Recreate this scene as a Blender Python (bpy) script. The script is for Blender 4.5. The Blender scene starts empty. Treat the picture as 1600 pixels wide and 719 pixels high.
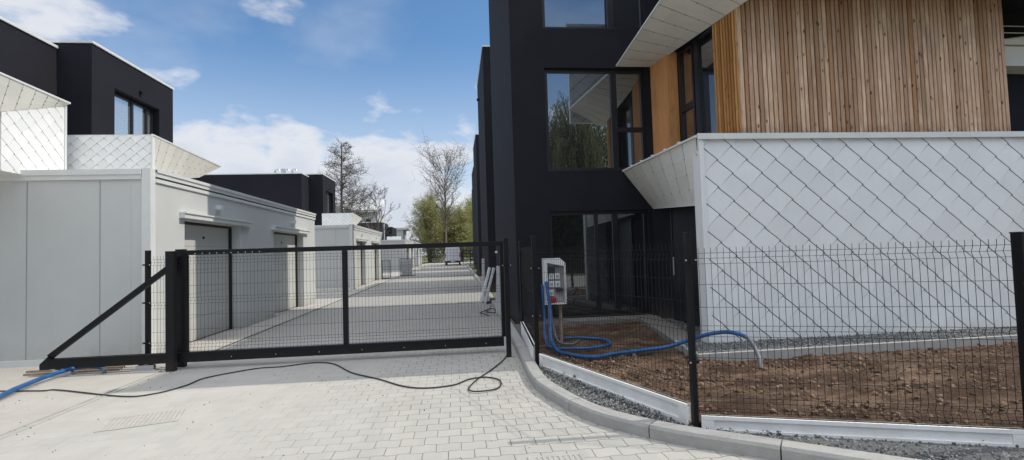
import bpy, bmesh, math, random
from mathutils import Vector, Matrix, Quaternion
R = math.radians
rnd = random.Random(7)
scene = bpy.context.scene
col = scene.collection
EYE = 1.55

# ------------------------------------------------------------------ materials
def nmat(name):
    m = bpy.data.materials.new(name); m.use_nodes = True
    nt = m.node_tree; b = nt.nodes['Principled BSDF']
    return m, nt, b
def N(nt, t, **kw):
    n = nt.nodes.new(t)
    for k, v in kw.items():
        if k in n.inputs: n.inputs[k].default_value = v
        else: setattr(n, k, v)
    return n
def L(nt, a, b): nt.links.new(a, b)
def math_n(nt, op, a, b=None, c=None, clamp=False):
    n = nt.nodes.new('ShaderNodeMath'); n.operation = op; n.use_clamp = clamp
    for i, v in enumerate((a, b, c)):
        if v is None: continue
        if isinstance(v, (int, float)): n.inputs[i].default_value = v
        else: nt.links.new(v, n.inputs[i])
    return n.outputs[0]
def mixc(nt, f, a, b, mode='MIX'):
    n = nt.nodes.new('ShaderNodeMix'); n.data_type = 'RGBA'; n.blend_type = mode
    for i, v in ((0, f), (6, a), (7, b)):
        if isinstance(v, (int, float)): n.inputs[i].default_value = v
        elif isinstance(v, (tuple, list)): n.inputs[i].default_value = (*v[:3], 1)
        else: nt.links.new(v, n.inputs[i])
    return n.outputs[2]
def noise(nt, scale, detail=4, rough=.55, vec=None, stretch=None):
    if vec is None:
        g = nt.nodes.new('ShaderNodeNewGeometry'); vec = g.outputs['Position']
    if stretch:
        mp = nt.nodes.new('ShaderNodeMapping'); mp.inputs['Scale'].default_value = stretch
        nt.links.new(vec, mp.inputs[0]); vec = mp.outputs[0]
    n = nt.nodes.new('ShaderNodeTexNoise'); n.inputs['Scale'].default_value = scale
    n.inputs['Detail'].default_value = detail; n.inputs['Roughness'].default_value = rough
    nt.links.new(vec, n.inputs['Vector']); return n.outputs['Fac']
def ramp(nt, f, stops):
    n = nt.nodes.new('ShaderNodeValToRGB'); e = n.color_ramp.elements
    while len(e) < len(stops): e.new(.5)
    for i, (p, c) in enumerate(stops):
        e[i].position = p; e[i].color = (*c, 1) if len(c) == 3 else c
    nt.links.new(f, n.inputs[0]); return n.outputs[0]
def maprange(nt, v, a, b, c, d, smooth=False):
    n = nt.nodes.new('ShaderNodeMapRange')
    if smooth: n.interpolation_type = 'SMOOTHSTEP'
    nt.links.new(v, n.inputs[0])
    for i, x in enumerate((a, b, c, d)): n.inputs[i + 1].default_value = x
    return n.outputs[0]
def bump(nt, h, strength, dist, b):
    n = nt.nodes.new('ShaderNodeBump'); n.inputs['Strength'].default_value = strength
    n.inputs['Distance'].default_value = dist; nt.links.new(h, n.inputs['Height'])
    nt.links.new(n.outputs[0], b.inputs['Normal'])
def simple(name, c, rough=.6, metal=0, var=.12, scale=3, bscale=0, bstr=.2, dirt=None, spec=.5, island=0):
    m, nt, b = nmat(name)
    f = noise(nt, scale, 5)
    lo = tuple(x * (1 - var) for x in c); hi = tuple(min(1, x * (1 + var)) for x in c)
    cc = ramp(nt, f, [(.3, lo), (.7, hi)])
    if dirt:
        f2 = maprange(nt, noise(nt, scale * .35, 6, .7), .45, .75, 0, dirt[1])
        cc = mixc(nt, f2, cc, dirt[0])
    if island:
        g = nt.nodes.new('ShaderNodeNewGeometry')
        k = maprange(nt, g.outputs['Random Per Island'], 0, 1, 1 - island, 1 + island)
        hs = nt.nodes.new('ShaderNodeHueSaturation'); nt.links.new(k, hs.inputs['Value']); nt.links.new(cc, hs.inputs['Color'])
        cc = hs.outputs[0]
    L(nt, cc, b.inputs['Base Color'])
    b.inputs['Roughness'].default_value = rough; b.inputs['Metallic'].default_value = metal
    b.inputs['Specular IOR Level'].default_value = spec
    if bscale: bump(nt, noise(nt, bscale, 4), bstr, .01, b)
    return m
def weather(m, splash=(.30, .27, .22), top=3.0, amt=.5, streak=.25, streakcol=(.38, .38, .35), z0=0.0, zh=.45):
    nt = m.node_tree; b = nt.nodes['Principled BSDF']; src = b.inputs['Base Color'].links[0].from_socket
    g = nt.nodes.new('ShaderNodeNewGeometry'); sp = nt.nodes.new('ShaderNodeSeparateXYZ'); L(nt, g.outputs['Position'], sp.inputs[0])
    low = math_n(nt, 'POWER', maprange(nt, sp.outputs[2], z0, z0 + zh, 1, 0), 1.6)
    c = mixc(nt, math_n(nt, 'MULTIPLY', low, maprange(nt, noise(nt, 7, 5, .7), .3, .65, .15, amt)), src, splash)
    st = noise(nt, 2.4, 5, .6, None, (3, 3, .18))
    c = mixc(nt, maprange(nt, st, .5, .78, 0, streak), c, streakcol)
    L(nt, c, b.inputs['Base Color'])
M = {}
M['garage'] = simple('garage_panel', (.57, .58, .56), .55, var=.03, scale=1.2, dirt=((.44, .46, .44), .25), bscale=60, bstr=.04)
M['garage_door'] = simple('garage_door_panel', (.56, .56, .52), .5, var=.03, scale=1.5, dirt=((.42, .42, .38), .3), bscale=40, bstr=.04)
M['trim'] = simple('white_trim', (.68, .69, .67), .45, var=.04, scale=4)
M['dark_gap'] = simple('dark_joint', (.03, .03, .033), .8)
M['seam'] = simple('tile_seam', (.12, .12, .12), .7, var=.2)
M['panel_joint'] = simple('panel_joint', (.3, .31, .31), .7)
M['tile'] = simple('white_tile', (.80, .80, .785), .42, var=.03, scale=2.5, island=.045, dirt=((.68, .68, .65), .25), bscale=8, bstr=.05)
M['tile_warm'] = simple('cream_tile', (.72, .70, .63), .5, var=.05, scale=3, island=.04, dirt=((.5, .49, .43), .3))
M['black_wall'] = simple('black_render', (.018, .018, .024), .8, var=.1, scale=1.3, bscale=120, bstr=.25, spec=.15)
M['frame'] = simple('window_frame', (.014, .014, .017), .35, var=.1)
M['steel'] = simple('black_coated_steel', (.006, .006, .0075), .5, var=.15, scale=6, bscale=80, bstr=.05, spec=.25)
M['wire'] = simple('coated_wire', (.012, .013, .015), .5, var=.1, spec=.3)
M['zinc'] = simple('zinc_bolt', (.6, .6, .6), .35, metal=.8)
M['plinth'] = simple('white_plinth_concrete', (.84, .84, .82), .8, var=.06, scale=5, dirt=((.62, .61, .57), .4), bscale=50, bstr=.25)
M['kerb'] = simple('kerb_concrete', (.35, .345, .325), .85, var=.1, scale=9, dirt=((.28, .27, .25), .5), bscale=90, bstr=.5)
M['step'] = simple('path_concrete', (.20, .19, .175), .85, var=.1, scale=6, dirt=((.2, .17, .14), .5), bscale=60, bstr=.4)
M['dusty'] = simple('dusty_concrete', (.37, .36, .33), .9, var=.12, scale=6, dirt=((.44, .43, .39), .8), bscale=60, bstr=.4)
M['gravel'] = simple('grey_gravel', (.22, .225, .215), .85, var=.35, scale=60, island=.55, bscale=90, bstr=.8)
M['gravel_bed'] = simple('gravel_bed', (.12, .125, .12), .9, var=.5, scale=90, bscale=110, bstr=1)
M['hose'] = simple('blue_hose', (.010, .085, .25), .5, var=.25, scale=8, dirt=((.06, .13, .24), .6))
M['hose_grey'] = simple('grey_hose_end', (.13, .14, .15), .6, var=.2, scale=8)
M['cable'] = simple('black_cable', (.018, .018, .02), .55)
M['box_white'] = simple('box_white_plastic', (.62, .63, .62), .45, var=.06, scale=10, dirt=((.4, .4, .38), .4))
M['box_in'] = simple('box_interior', (.3, .3, .31), .6)
M['red'] = simple('red_plastic', (.35, .02, .02), .4)
M['timber'] = simple('raw_timber', (.30, .24, .17), .8, var=.2, scale=20)
M['rust'] = simple('rusty_iron', (.40, .378, .345), .9, var=.12, scale=9, dirt=((.49, .46, .41), .95), bscale=70, bstr=.5)
M['sheet'] = simple('leaning_board', (.58, .59, .6), .55, var=.08)
M['board_edge'] = simple('board_core', (.12, .12, .13), .7)
M['van'] = simple('van_paint', (.66, .68, .72), .3, var=.02, dirt=((.5, .5, .5), .3))
M['van_black'] = simple('van_plastic', (.02, .02, .022), .6)
M['lampred'] = simple('tail_lamp', (.4, .03, .02), .25)
M['bark'] = simple('grey_bark', (.13, .115, .10), .9, var=.3, scale=9)
M['bark_warm'] = simple('brown_bark', (.15, .11, .09), .9, var=.3, scale=9)
M['far_white'] = simple('distant_render', (.5, .5, .5), .8)
M['grass'] = simple('verge_grass', (.16, .19, .05), .9, var=.35, scale=3, bscale=20, bstr=.8)
M['terrain'] = simple('open_ground', (.12, .12, .06), .95, var=.3, scale=.6, bscale=9, bstr=.5)

weather(M['garage'], amt=.75, streak=.08); weather(M['garage_door'], amt=.8, streak=.12, streakcol=(.36, .35, .31))
weather(M['black_wall'], splash=(.12, .10, .08), amt=.7, streak=.3, streakcol=(.024, .025, .032), zh=.6)
weather(M['tile'], splash=(.42, .36, .28), amt=.6, streak=.16, streakcol=(.60, .61, .59), zh=.35)
weather(M['steel'], splash=(.06, .05, .04), amt=.6, streak=.2, streakcol=(.012, .012, .013), zh=.25)
def leafmat(name, c, c2):
    m, nt, b = nmat(name)
    g = nt.nodes.new('ShaderNodeNewGeometry')
    cc = ramp(nt, g.outputs['Random Per Island'], [(0, c), (1, c2)])
    L(nt, cc, b.inputs['Base Color']); b.inputs['Roughness'].default_value = .7
    b.inputs['Specular IOR Level'].default_value = .25
    tr = nt.nodes.new('ShaderNodeBsdfTranslucent'); L(nt, cc, tr.inputs[0])
    mx = nt.nodes.new('ShaderNodeMixShader'); mx.inputs[0].default_value = .35
    L(nt, b.outputs[0], mx.inputs[1]); L(nt, tr.outputs[0], mx.inputs[2])
    L(nt, mx.outputs[0], nt.nodes['Material Output'].inputs[0])
    return m
M['leaf_haze'] = leafmat('young_leaves', (.30, .30, .09), (.46, .44, .16))
M['leaf_dark'] = leafmat('shrub_leaves', (.035, .05, .02), (.09, .10, .035))
M['leaf_willow'] = leafmat('willow_leaves', (.12, .15, .06), (.24, .26, .11))
M['twig'] = leafmat('fine_twigs', (.13, .115, .10), (.2, .18, .15))
M['twig_green'] = leafmat('budding_twigs', (.27, .24, .15), (.38, .34, .21))

def glassmat(name, tint=(.012, .014, .016), refl=.45):
    m, nt, b = nmat(name)
    b.inputs['Base Color'].default_value = (*tint, 1); b.inputs['Roughness'].default_value = .15
    gl = nt.nodes.new('ShaderNodeBsdfGlossy'); gl.inputs['Roughness'].default_value = .012
    gl.inputs['Color'].default_value = (.86, .9, .94, 1)
    f = noise(nt, .7, 2)
    bp = nt.nodes.new('ShaderNodeBump'); bp.inputs['Strength'].default_value = .02; bp.inputs['Distance'].default_value = .05
    L(nt, f, bp.inputs['Height']); L(nt, bp.outputs[0], gl.inputs['Normal'])
    fr = nt.nodes.new('ShaderNodeFresnel'); fr.inputs['IOR'].default_value = 1.5
    ff = math_n(nt, 'MULTIPLY_ADD', fr.outputs[0], 1 - refl, refl, clamp=True)
    mx = nt.nodes.new('ShaderNodeMixShader'); L(nt, ff, mx.inputs[0])
    L(nt, b.outputs[0], mx.inputs[1]); L(nt, gl.outputs[0], mx.inputs[2])
    L(nt, mx.outputs[0], nt.nodes['Material Output'].inputs[0])
    return m
M['glass'] = glassmat('window_glass', refl=.34)
M['glass_dim'] = glassmat('ground_window_glass', refl=.16)
M['glass_bright'] = glassmat('terrace_glass', (.25, .26, .26), .45)
M['curtain'] = simple('curtain_behind', (.25, .25, .24), .9)

def woodmat(name, lo, hi, odd, knots=.9):
    m, nt, b = nmat(name)
    g = nt.nodes.new('ShaderNodeNewGeometry'); ri = g.outputs['Random Per Island']
    base = ramp(nt, ri, [(0, lo), (.45, hi), (.8, tuple((a + c) / 2 for a, c in zip(lo, hi))), (1, odd)])
    # each slat samples its own slice of noise
    off = nt.nodes.new('ShaderNodeCombineXYZ'); L(nt, math_n(nt, 'MULTIPLY', ri, 91.), off.inputs[0]); L(nt, math_n(nt, 'MULTIPLY', ri, 37.), off.inputs[2])
    va = nt.nodes.new('ShaderNodeVectorMath'); va.operation = 'ADD'; L(nt, g.outputs['Position'], va.inputs[0]); L(nt, off.outputs[0], va.inputs[1])
    grain = noise(nt, 9, 5, .6, va.outputs[0], (5, 5, .5))
    c1 = mixc(nt, maprange(nt, grain, .35, .7, 0, .55), base, tuple(x * .62 for x in lo))
    patch = noise(nt, 1.3, 4, .6, va.outputs[0], (1, 1, .8))
    c1 = mixc(nt, maprange(nt, patch, .5, .75, 0, .5), c1, odd)
    vo = nt.nodes.new('ShaderNodeTexVoronoi'); vo.inputs['Scale'].default_value = 5.5
    mp = nt.nodes.new('ShaderNodeMapping'); mp.inputs['Scale'].default_value = (1.6, 1.6, .75); L(nt, va.outputs[0], mp.inputs[0]); L(nt, mp.outputs[0], vo.inputs['Vector'])
    kn = maprange(nt, vo.outputs['Distance'], .07, .17, knots, 0, True)
    c2 = mixc(nt, kn, c1, (.05, .02, .01))
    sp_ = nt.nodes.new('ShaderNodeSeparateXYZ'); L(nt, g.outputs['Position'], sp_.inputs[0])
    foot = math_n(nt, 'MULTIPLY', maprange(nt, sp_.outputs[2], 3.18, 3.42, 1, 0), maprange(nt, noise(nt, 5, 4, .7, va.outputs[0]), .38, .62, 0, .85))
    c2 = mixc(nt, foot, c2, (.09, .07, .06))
    streak = noise(nt, 2.2, 3, .6, va.outputs[0], (1, 1, .25))
    c2 = mixc(nt, maprange(nt, streak, .52, .74, 0, .5), c2, tuple(x * .45 for x in lo))
    L(nt, c2, b.inputs['Base Color']); b.inputs['Roughness'].default_value = .75
    b.inputs['Specular IOR Level'].default_value = .25
    bump(nt, grain, .25, .005, b)
    return m
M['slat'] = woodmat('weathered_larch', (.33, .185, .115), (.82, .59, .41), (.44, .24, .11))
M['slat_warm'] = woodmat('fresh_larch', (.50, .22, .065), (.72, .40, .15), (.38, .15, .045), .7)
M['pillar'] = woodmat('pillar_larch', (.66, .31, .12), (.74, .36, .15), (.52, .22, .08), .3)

def pavermat():
    m, nt, b = nmat('concrete_pavers')
    g = nt.nodes.new('ShaderNodeNewGeometry'); pos = g.outputs['Position']
    s = nt.nodes.new('ShaderNodeSeparateXYZ'); L(nt, pos, s.inputs[0])
    BW, BH = .2, .165
    x, y = s.outputs[0], s.outputs[1]
    # wavy bone-shaped block outline: horizontal joints step at quarter points, cross joints lean
    wob = math_n(nt, 'SINE', math_n(nt, 'MULTIPLY', x, 2 * math.pi / (BW / 1)))
    row0 = math_n(nt, 'DIVIDE', y, BH)
    par = math_n(nt, 'MULTIPLY_ADD', math_n(nt, 'MODULO', math_n(nt, 'FLOOR', math_n(nt, 'ADD', row0, 400.)), 2.), 2., -1.)
    sq = math_n(nt, 'MULTIPLY', wob, 3.0); sq = math_n(nt, 'MINIMUM', math_n(nt, 'MAXIMUM', sq, -1.), 1.)
    y2 = math_n(nt, 'MULTIPLY_ADD', sq, .007, y)
    fine = noise(nt, 30, 2)
    y2 = math_n(nt, 'ADD', y2, math_n(nt, 'MULTIPLY_ADD', fine, .01, -.005))
    x2 = math_n(nt, 'ADD', x, math_n(nt, 'MULTIPLY_ADD', noise(nt, 23, 2), .014, -.007))
    cmb = nt.nodes.new('ShaderNodeCombineXYZ'); L(nt, x2, cmb.inputs[0]); L(nt, y2, cmb.inputs[1])
    br = nt.nodes.new('ShaderNodeTexBrick'); L(nt, cmb.outputs[0], br.inputs['Vector'])
    br.inputs['Scale'].default_value = 1; br.inputs['Brick Width'].default_value = BW; br.inputs['Row Height'].default_value = BH
    br.inputs['Mortar Size'].default_value = .0042; br.inputs['Mortar Smooth'].default_value = .35
    br.inputs['Color1'].default_value = (.385, .375, .345, 1); br.inputs['Color2'].default_value = (.415, .405, .37, 1)
    br.inputs['Mortar'].default_value = (.44, .43, .39, 1); br.offset = .5; br.inputs['Bias'].default_value = 0
    jm = br.outputs['Fac']
    # sand brushed over the joints, thickest on the left of the entrance
    dust = noise(nt, 1.1, 5, .6); dust2 = noise(nt, 6, 4, .7)
    side = maprange(nt, x, -2.6, .6, .92, .05, True)
    near = maprange(nt, y, 6.8, 9, 0, .55, True)
    dd = math_n(nt, 'ADD', math_n(nt, 'ADD', side, math_n(nt, 'MULTIPLY_ADD', dust, 1.2, -.62)), math_n(nt, 'MULTIPLY_ADD', dust2, .5, -.25))
    dmask = math_n(nt, 'MAXIMUM', math_n(nt, 'MINIMUM', dd, 1.), 0.)
    jvis = math_n(nt, 'MULTIPLY', jm, math_n(nt, 'SUBTRACT', 1.04, dmask), clamp=True)
    spot = noise(nt, 11, 6, .7)
    stain = noise(nt, .55, 4, .6)
    c = mixc(nt, maprange(nt, spot, .4, .7, 0, .3), br.outputs['Color'], (.39, .375, .33))
    c = mixc(nt, maprange(nt, stain, .45, .7, 0, .3), c, (.50, .485, .43))
    c = mixc(nt, math_n(nt, 'MULTIPLY', dmask, .6), c, (.445, .43, .395))
    c = mixc(nt, maprange(nt, noise(nt, 45, 3, .7), .62, .72, 0, .35), c, (.22, .2, .17))
    lane_shade = maprange(nt, y, 8.4, 11, 0, 1, True)     # beyond the gate the block colour is darkened to deepen the alley shade
    c = mixc(nt, math_n(nt, 'MULTIPLY', lane_shade, .6), c, (.27, .265, .25))
    track = noise(nt, 1.6, 5, .65, None, (1.3, .09, 1))
    c = mixc(nt, maprange(nt, track, .50, .72, 0, .34), c, (.34, .325, .29))
    bt = nt.nodes.new('ShaderNodeTexWhiteNoise'); bt.noise_dimensions = '2D'
    bc = nt.nodes.new('ShaderNodeCombineXYZ'); L(nt, math_n(nt, 'FLOOR', math_n(nt, 'DIVIDE', math_n(nt, 'MULTIPLY_ADD', par, BW / 4, x), BW)), bc.inputs[0]); L(nt, math_n(nt, 'FLOOR', row0), bc.inputs[1]); L(nt, bc.outputs[0], bt.inputs['Vector'])
    hs = nt.nodes.new('ShaderNodeHueSaturation'); L(nt, maprange(nt, bt.outputs['Value'], 0, 1, .955, 1.03), hs.inputs['Value']); L(nt, c, hs.inputs['Color']); c = hs.outputs[0]
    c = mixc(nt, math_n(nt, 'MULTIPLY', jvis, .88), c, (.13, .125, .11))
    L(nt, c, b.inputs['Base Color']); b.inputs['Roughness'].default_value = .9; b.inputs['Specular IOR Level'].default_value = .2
    h = math_n(nt, 'MULTIPLY_ADD', jvis, -1.0, math_n(nt, 'MULTIPLY', noise(nt, 120, 3), .35))
    bump(nt, h, .6, .006, b)
    return m
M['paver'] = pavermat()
def apronmat():
    m, nt, b = nmat('sandy_concrete')
    a = noise(nt, 1.6, 6, .65); f = noise(nt, 28, 5, .7); big = noise(nt, .5, 3)
    c = ramp(nt, a, [(.3, (.38, .36, .325)), (.7, (.47, .45, .41))])
    c = mixc(nt, maprange(nt, f, .55, .72, 0, .45), c, (.25, .23, .20))
    c = mixc(nt, maprange(nt, big, .45, .65, 0, .4), c, (.48, .465, .43))
    L(nt, c, b.inputs['Base Color']); b.inputs['Roughness'].default_value = .92; b.inputs['Specular IOR Level'].default_value = .2
    bump(nt, f, .5, .01, b); return m
M['apron'] = apronmat()
def soilmat():
    m, nt, b = nmat('bare_soil')
    a = noise(nt, 1.5, 9, .78, None, (1, 2.2, 1)); f = noise(nt, 14, 6, .75); st = noise(nt, 45, 3, .6)
    c = ramp(nt, a, [(.38, (.045, .027, .018)), (.5, (.105, .068, .045)), (.63, (.23, .158, .108))])
    c = mixc(nt, maprange(nt, f, .48, .7, 0, .7), c, (.09, .052, .034))
    c = mixc(nt, maprange(nt, st, .62, .7, 0, .6), c, (.36, .26, .18))
    L(nt, c, b.inputs['Base Color']); b.inputs['Roughness'].default_value = .95; b.inputs['Specular IOR Level'].default_value = .15
    damp = noise(nt, .8, 3, .5, None, (1, 1.5, 1)); c = mixc(nt, maprange(nt, damp, .48, .62, 0, .55), c, (.05, .03, .02)); L(nt, c, b.inputs['Base Color'])
    h = math_n(nt, 'ADD', f, math_n(nt, 'MULTIPLY', st, .4)); bump(nt, h, 1, .04, b); return m
M['soil'] = soilmat()
M['clod'] = simple('soil_clod', (.18, .12, .08), .95, var=.4, scale=30, island=.5, bscale=60, bstr=.6, spec=.2)

# ------------------------------------------------------------------ mesh helpers
class MB:
    def __init__(s): s.v = []; s.f = []; s.mi = []
    def face(s, pts, mi=0):
        n = len(s.v); s.v += [tuple(p) for p in pts]; s.f.append(tuple(range(n, n + len(pts)))); s.mi.append(mi)
    def poly(s, vs, fs, mi=0):
        n = len(s.v); s.v += [tuple(p) for p in vs]
        for f in fs: s.f.append(tuple(n + i for i in f)); s.mi.append(mi)
    def box(s, x0, x1, y0, y1, z0, z1, mi=0, rot=None, piv=None):
        vs = [(x, y, z) for z in (z0, z1) for y in (y0, y1) for x in (x0, x1)]
        if rot is not None:
            piv = Vector(piv if piv else ((x0 + x1) / 2, (y0 + y1) / 2, (z0 + z1) / 2))
            vs = [tuple(rot @ (Vector(v) - piv) + piv) for v in vs]
        s.poly(vs, [(0, 2, 3, 1), (4, 5, 7, 6), (0, 1, 5, 4), (2, 6, 7, 3), (0, 4, 6, 2), (1, 3, 7, 5)], mi)
        return s
    def prism(s, pts, d, mi=0, mside=None):
        d = Vector(d); a = [Vector(p) for p in pts]; b = [p + d for p in a]; n = len(a)
        s.poly([tuple(p) for p in a + b], [tuple(range(n))[::-1], tuple(range(n, 2 * n))], mi)
        s.poly([tuple(p) for p in a + b], [(i, (i + 1) % n, n + (i + 1) % n, n + i) for i in range(n)], mi if mside is None else mside)
        return s
    def tube(s, pts, r, seg=6, mi=0, cap=True, rfun=None):
        pts = [Vector(p) for p in pts]; n0 = len(s.v); prev = None
        for i, p in enumerate(pts):
            t = (pts[min(i + 1, len(pts) - 1)] - pts[max(i - 1, 0)])
            t = t.normalized() if t.length > 1e-9 else Vector((0, 0, 1))
            if prev is None:
                u = t.orthogonal().normalized()
            else:
                u = (prev - t * prev.dot(t)); u = u.normalized() if u.length > 1e-6 else t.orthogonal().normalized()
            prev = u; w = t.cross(u)
            rr = r if isinstance(r, (int, float)) else r[i]
            for k in range(seg):
                a = 2 * math.pi * k / seg; q = p + (u * math.cos(a) + w * math.sin(a)) * rr
                s.v.append((q.x, q.y, q.z))
        for i in range(len(pts) - 1):
            for k in range(seg):
                a = n0 + i * seg + k; b = n0 + i * seg + (k + 1) % seg
                s.f.append((a, b, b + seg, a + seg)); s.mi.append(mi)
        if cap:
            s.f.append(tuple(n0 + k for k in range(seg))[::-1]); s.mi.append(mi)
            e = n0 + (len(pts) - 1) * seg; s.f.append(tuple(e + k for k in range(seg))); s.mi.append(mi)
        return s
    def build(s, name, mats, parent=None, smooth=False, bevel=0):
        me = bpy.data.meshes.new(name); me.from_pydata(s.v, [], s.f)
        mats = mats if isinstance(mats, (list, tuple)) else [mats]
        for m in mats: me.materials.append(M[m] if isinstance(m, str) else m)
        me.polygons.foreach_set('material_index', s.mi)
        if smooth: me.polygons.foreach_set('use_smooth', [True] * len(s.f))
        me.update()
        o = bpy.data.objects.new(name, me); col.objects.link(o)
        if parent is not None:
            o.parent = parent; o.matrix_parent_inverse = Matrix.Identity(4)
            off = Vector((0, 0, 0)); q = parent
            while q is not None: off += q.location; q = q.parent
            if off.length > 0: me.transform(Matrix.Translation(-off))
        if bevel:
            bm = o.modifiers.new('edge_bevel', 'BEVEL'); bm.width = bevel; bm.segments = 2; bm.limit_method = 'ANGLE'
        return o
def tag(o, label=None, cat=None, group=None, kind=None):
    if label: o['label'] = label
    if cat: o['category'] = cat
    if group: o['group'] = group
    if kind: o['kind'] = kind
    return o
def thing(name, loc, label, cat, group=None):
    o = bpy.data.objects.new(name, None); col.objects.link(o); o.location = loc
    o.empty_display_size = .2
    return tag(o, label, cat, group)
def kids(o): return [c for c in col.objects if c.parent == o]
def copy_tree(o, parent=None):
    c = o.copy(); col.objects.link(c); c.parent = parent
    for ch in kids(o):
        copy_tree(ch, c)
    return c
def B(x0, x1, y0, y1, z0, z1, **k): return MB().box(x0, x1, y0, y1, z0, z1, **k)

def clip(poly, cl):
    out = poly
    n = len(cl)
    for i in range(n):
        a, b = cl[i], cl[(i + 1) % n]; inp = out; out = []
        if not inp: return []
        side = lambda p: (b[0] - a[0]) * (p[1] - a[1]) - (b[1] - a[1]) * (p[0] - a[0])
        for j in range(len(inp)):
            p, q = inp[j], inp[(j + 1) % len(inp)]; sp, sq = side(p), side(q)
            if sp >= 0: out.append(p)
            if (sp >= 0) != (sq >= 0):
                t = sp / (sp - sq); out.append((p[0] + (q[0] - p[0]) * t, p[1] + (q[1] - p[1]) * t))
    return out
def tiles(O, U, V, poly, W=.468, H=.412, ph=(0, 0), gap=.0135, lift=.010, mirror=False, tilt=2.2):
    """overlapping diamond tiles on a plane: O origin, U/V unit axes, poly convex CCW outline in (u,v)."""
    O, U, V = Vector(O), Vector(U).normalized(), Vector(V).normalized(); Nn = U.cross(V).normalized()
    mb = MB()
    P = lambda u, v, h=0.: tuple(O + U * u + V * v + Nn * h)
    mb.face([P(u, v, .001) for u, v in poly], 1)
    us = [p[0] for p in poly]; vs = [p[1] for p in poly]
    i0 = int(math.floor(min(us) / (W / 2))) - 2; i1 = int(math.ceil(max(us) / (W / 2))) + 2
    j0 = int(math.floor(min(vs) / (H / 2))) - 2; j1 = int(math.ceil(max(vs) / (H / 2))) + 2
    tl = R(tilt) * (-1 if mirror else 1)
    for i in range(i0, i1):
        for j in range(j0, j1):
            if (i + j) % 2: continue
            cu, cv = i * W / 2 + ph[0], j * H / 2 + ph[1]
            d = [(0, H / 2), (-W / 2, 0), (0, -H / 2), (W / 2, 0)]
            g1 = gap / W; g2 = .0025 / W
            # pull the lower-left edge in by gap, the others by a hairline
            nlx, nly = H / 2, W / 2; ln = math.hypot(nlx, nly); nlx /= ln; nly /= ln
            def inset(p, k):
                return p
            sgn = -1 if mirror else 1
            T = (0, H / 2 - .002); Lf = (-W / 2 * sgn, 0); Bt = (0, -H / 2); Rt = (W / 2 * sgn, 0)
            Lf = (Lf[0] + nlx * gap * sgn, Lf[1] + nly * gap); Bt = (Bt[0] + nlx * gap * sgn, Bt[1] + nly * gap)
            Rt = (Rt[0] - .0045 * sgn, Rt[1] + .0045)
            q = [T, Lf, Bt, Rt] if not mirror else [T, Rt, Bt, Lf]
            ca, sa = math.cos(tl), math.sin(tl)
            q = [(cu + a * ca - b * sa, cv + a * sa + b * ca) for a, b in q]
            c = clip(q, poly)
            if len(c) < 3: continue
            hh = lambda p: .003 + lift * (H / 2 - (p[1] - cv)) / H
            top = [P(p[0], p[1], max(.002, hh(p))) for p in c]; bot = [P(p[0], p[1], .0012) for p in c]
            n = len(c)
            mb.poly(top + bot, [tuple(range(n))] + [(i_, n + i_, n + (i_ + 1) % n, (i_ + 1) % n) for i_ in range(n)])
    return mb

def arc(pts, n=8):
    """Catmull-Rom through points"""
    P = [Vector(p) for p in pts]; P = [P[0] * 2 - P[1]] + P + [P[-1] * 2 - P[-2]]; out = []
    for i in range(1, len(P) - 2):
        a, b, c, d = P[i - 1:i + 3]
        for k in range(n):
            t = k / n
            out.append(.5 * ((2 * b) + (c - a) * t + (2 * a - 5 * b + 4 * c - d) * t * t + (3 * b - a - 3 * c + d) * t ** 3))
    out.append(P[-2]); return out

def window(parent, plane, a0, a1, z0, z1, pos, mull=(), trans=(), glass='glass', fw=.07, dep=.10, out=-1):
    """window in a wall; plane 'Y' (faces -Y at y=pos) or 'X' (faces sign out along X). frame mesh > pane"""
    fr, pn = MB(), MB()
    def bx(mb, p0, p1, q0, q1, d0, d1):
        lo, hi = sorted((pos + d0, pos + d1))
        if plane == 'Y': mb.box(p0, p1, lo, hi, q0, q1)
        else: mb.box(lo, hi, p0, p1, q0, q1)
    s = -out
    fb = (0.0 * s, dep * s)
    bx(fr, a0, a0 + fw, z0, z1, *fb); bx(fr, a1 - fw, a1, z0, z1, *fb)
    bx(fr, a0 + fw, a1 - fw, z0, z0 + fw, *fb); bx(fr, a0 + fw, a1 - fw, z1 - fw, z1, *fb)
    for (m, w) in mull: bx(fr, m - w / 2, m + w / 2, z0 + fw, z1 - fw, .004 * s, dep * s)
    for (m0, m1, t, w) in trans: bx(fr, m0, m1, t - w / 2, t + w / 2, .008 * s, dep * s)
    bx(pn, a0 + fw * .5, a1 - fw * .5, z0 + fw * .5, z1 - fw * .5, dep * .45 * s, dep * .62 * s)
    f = fr.build('window', 'frame', parent); pn.build('pane', glass, f)
    return f

# ------------------------------------------------------------------ ground
def sheet(name, pts, z, mat, kind='structure'):
    mb = MB(); mb.face([(x, y, z) for x, y in pts]); o = mb.build(name, mat); return tag(o, kind=kind)
sheet('ground', [(-400, -300), (400, -300), (400, 700), (-400, 700)], -.03, 'terrain')
kout = arc([(1.32, 80, 0), (1.12, 30, 0), (1.02, 16, 0), (.95, 11, 0), (.90, 8.7, 0), (.87, 7.44, 0), (.83, 6.0, 0), (.93, 5.29, 0), (1.17, 4.55, 0), (1.61, 3.98, 0), (2.19, 3.52, 0), (2.65, 3.16, 0), (3.4, 2.62, 0), (4.4, 2.0, 0), (6.5, 1.2, 0), (12, .2, 0)], 8)
kk = [p for p in kout]
pave = [(-4.13, -8), (12, -8)] + [(p.x + .02, p.y) for p in reversed(kk)] + [(-4.13, 80)]
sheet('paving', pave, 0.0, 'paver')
sheet('apron', [(-30, -8), (-4.24, -8), (-4.24, 80), (-30, 80)], 0.0, 'apron')
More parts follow.
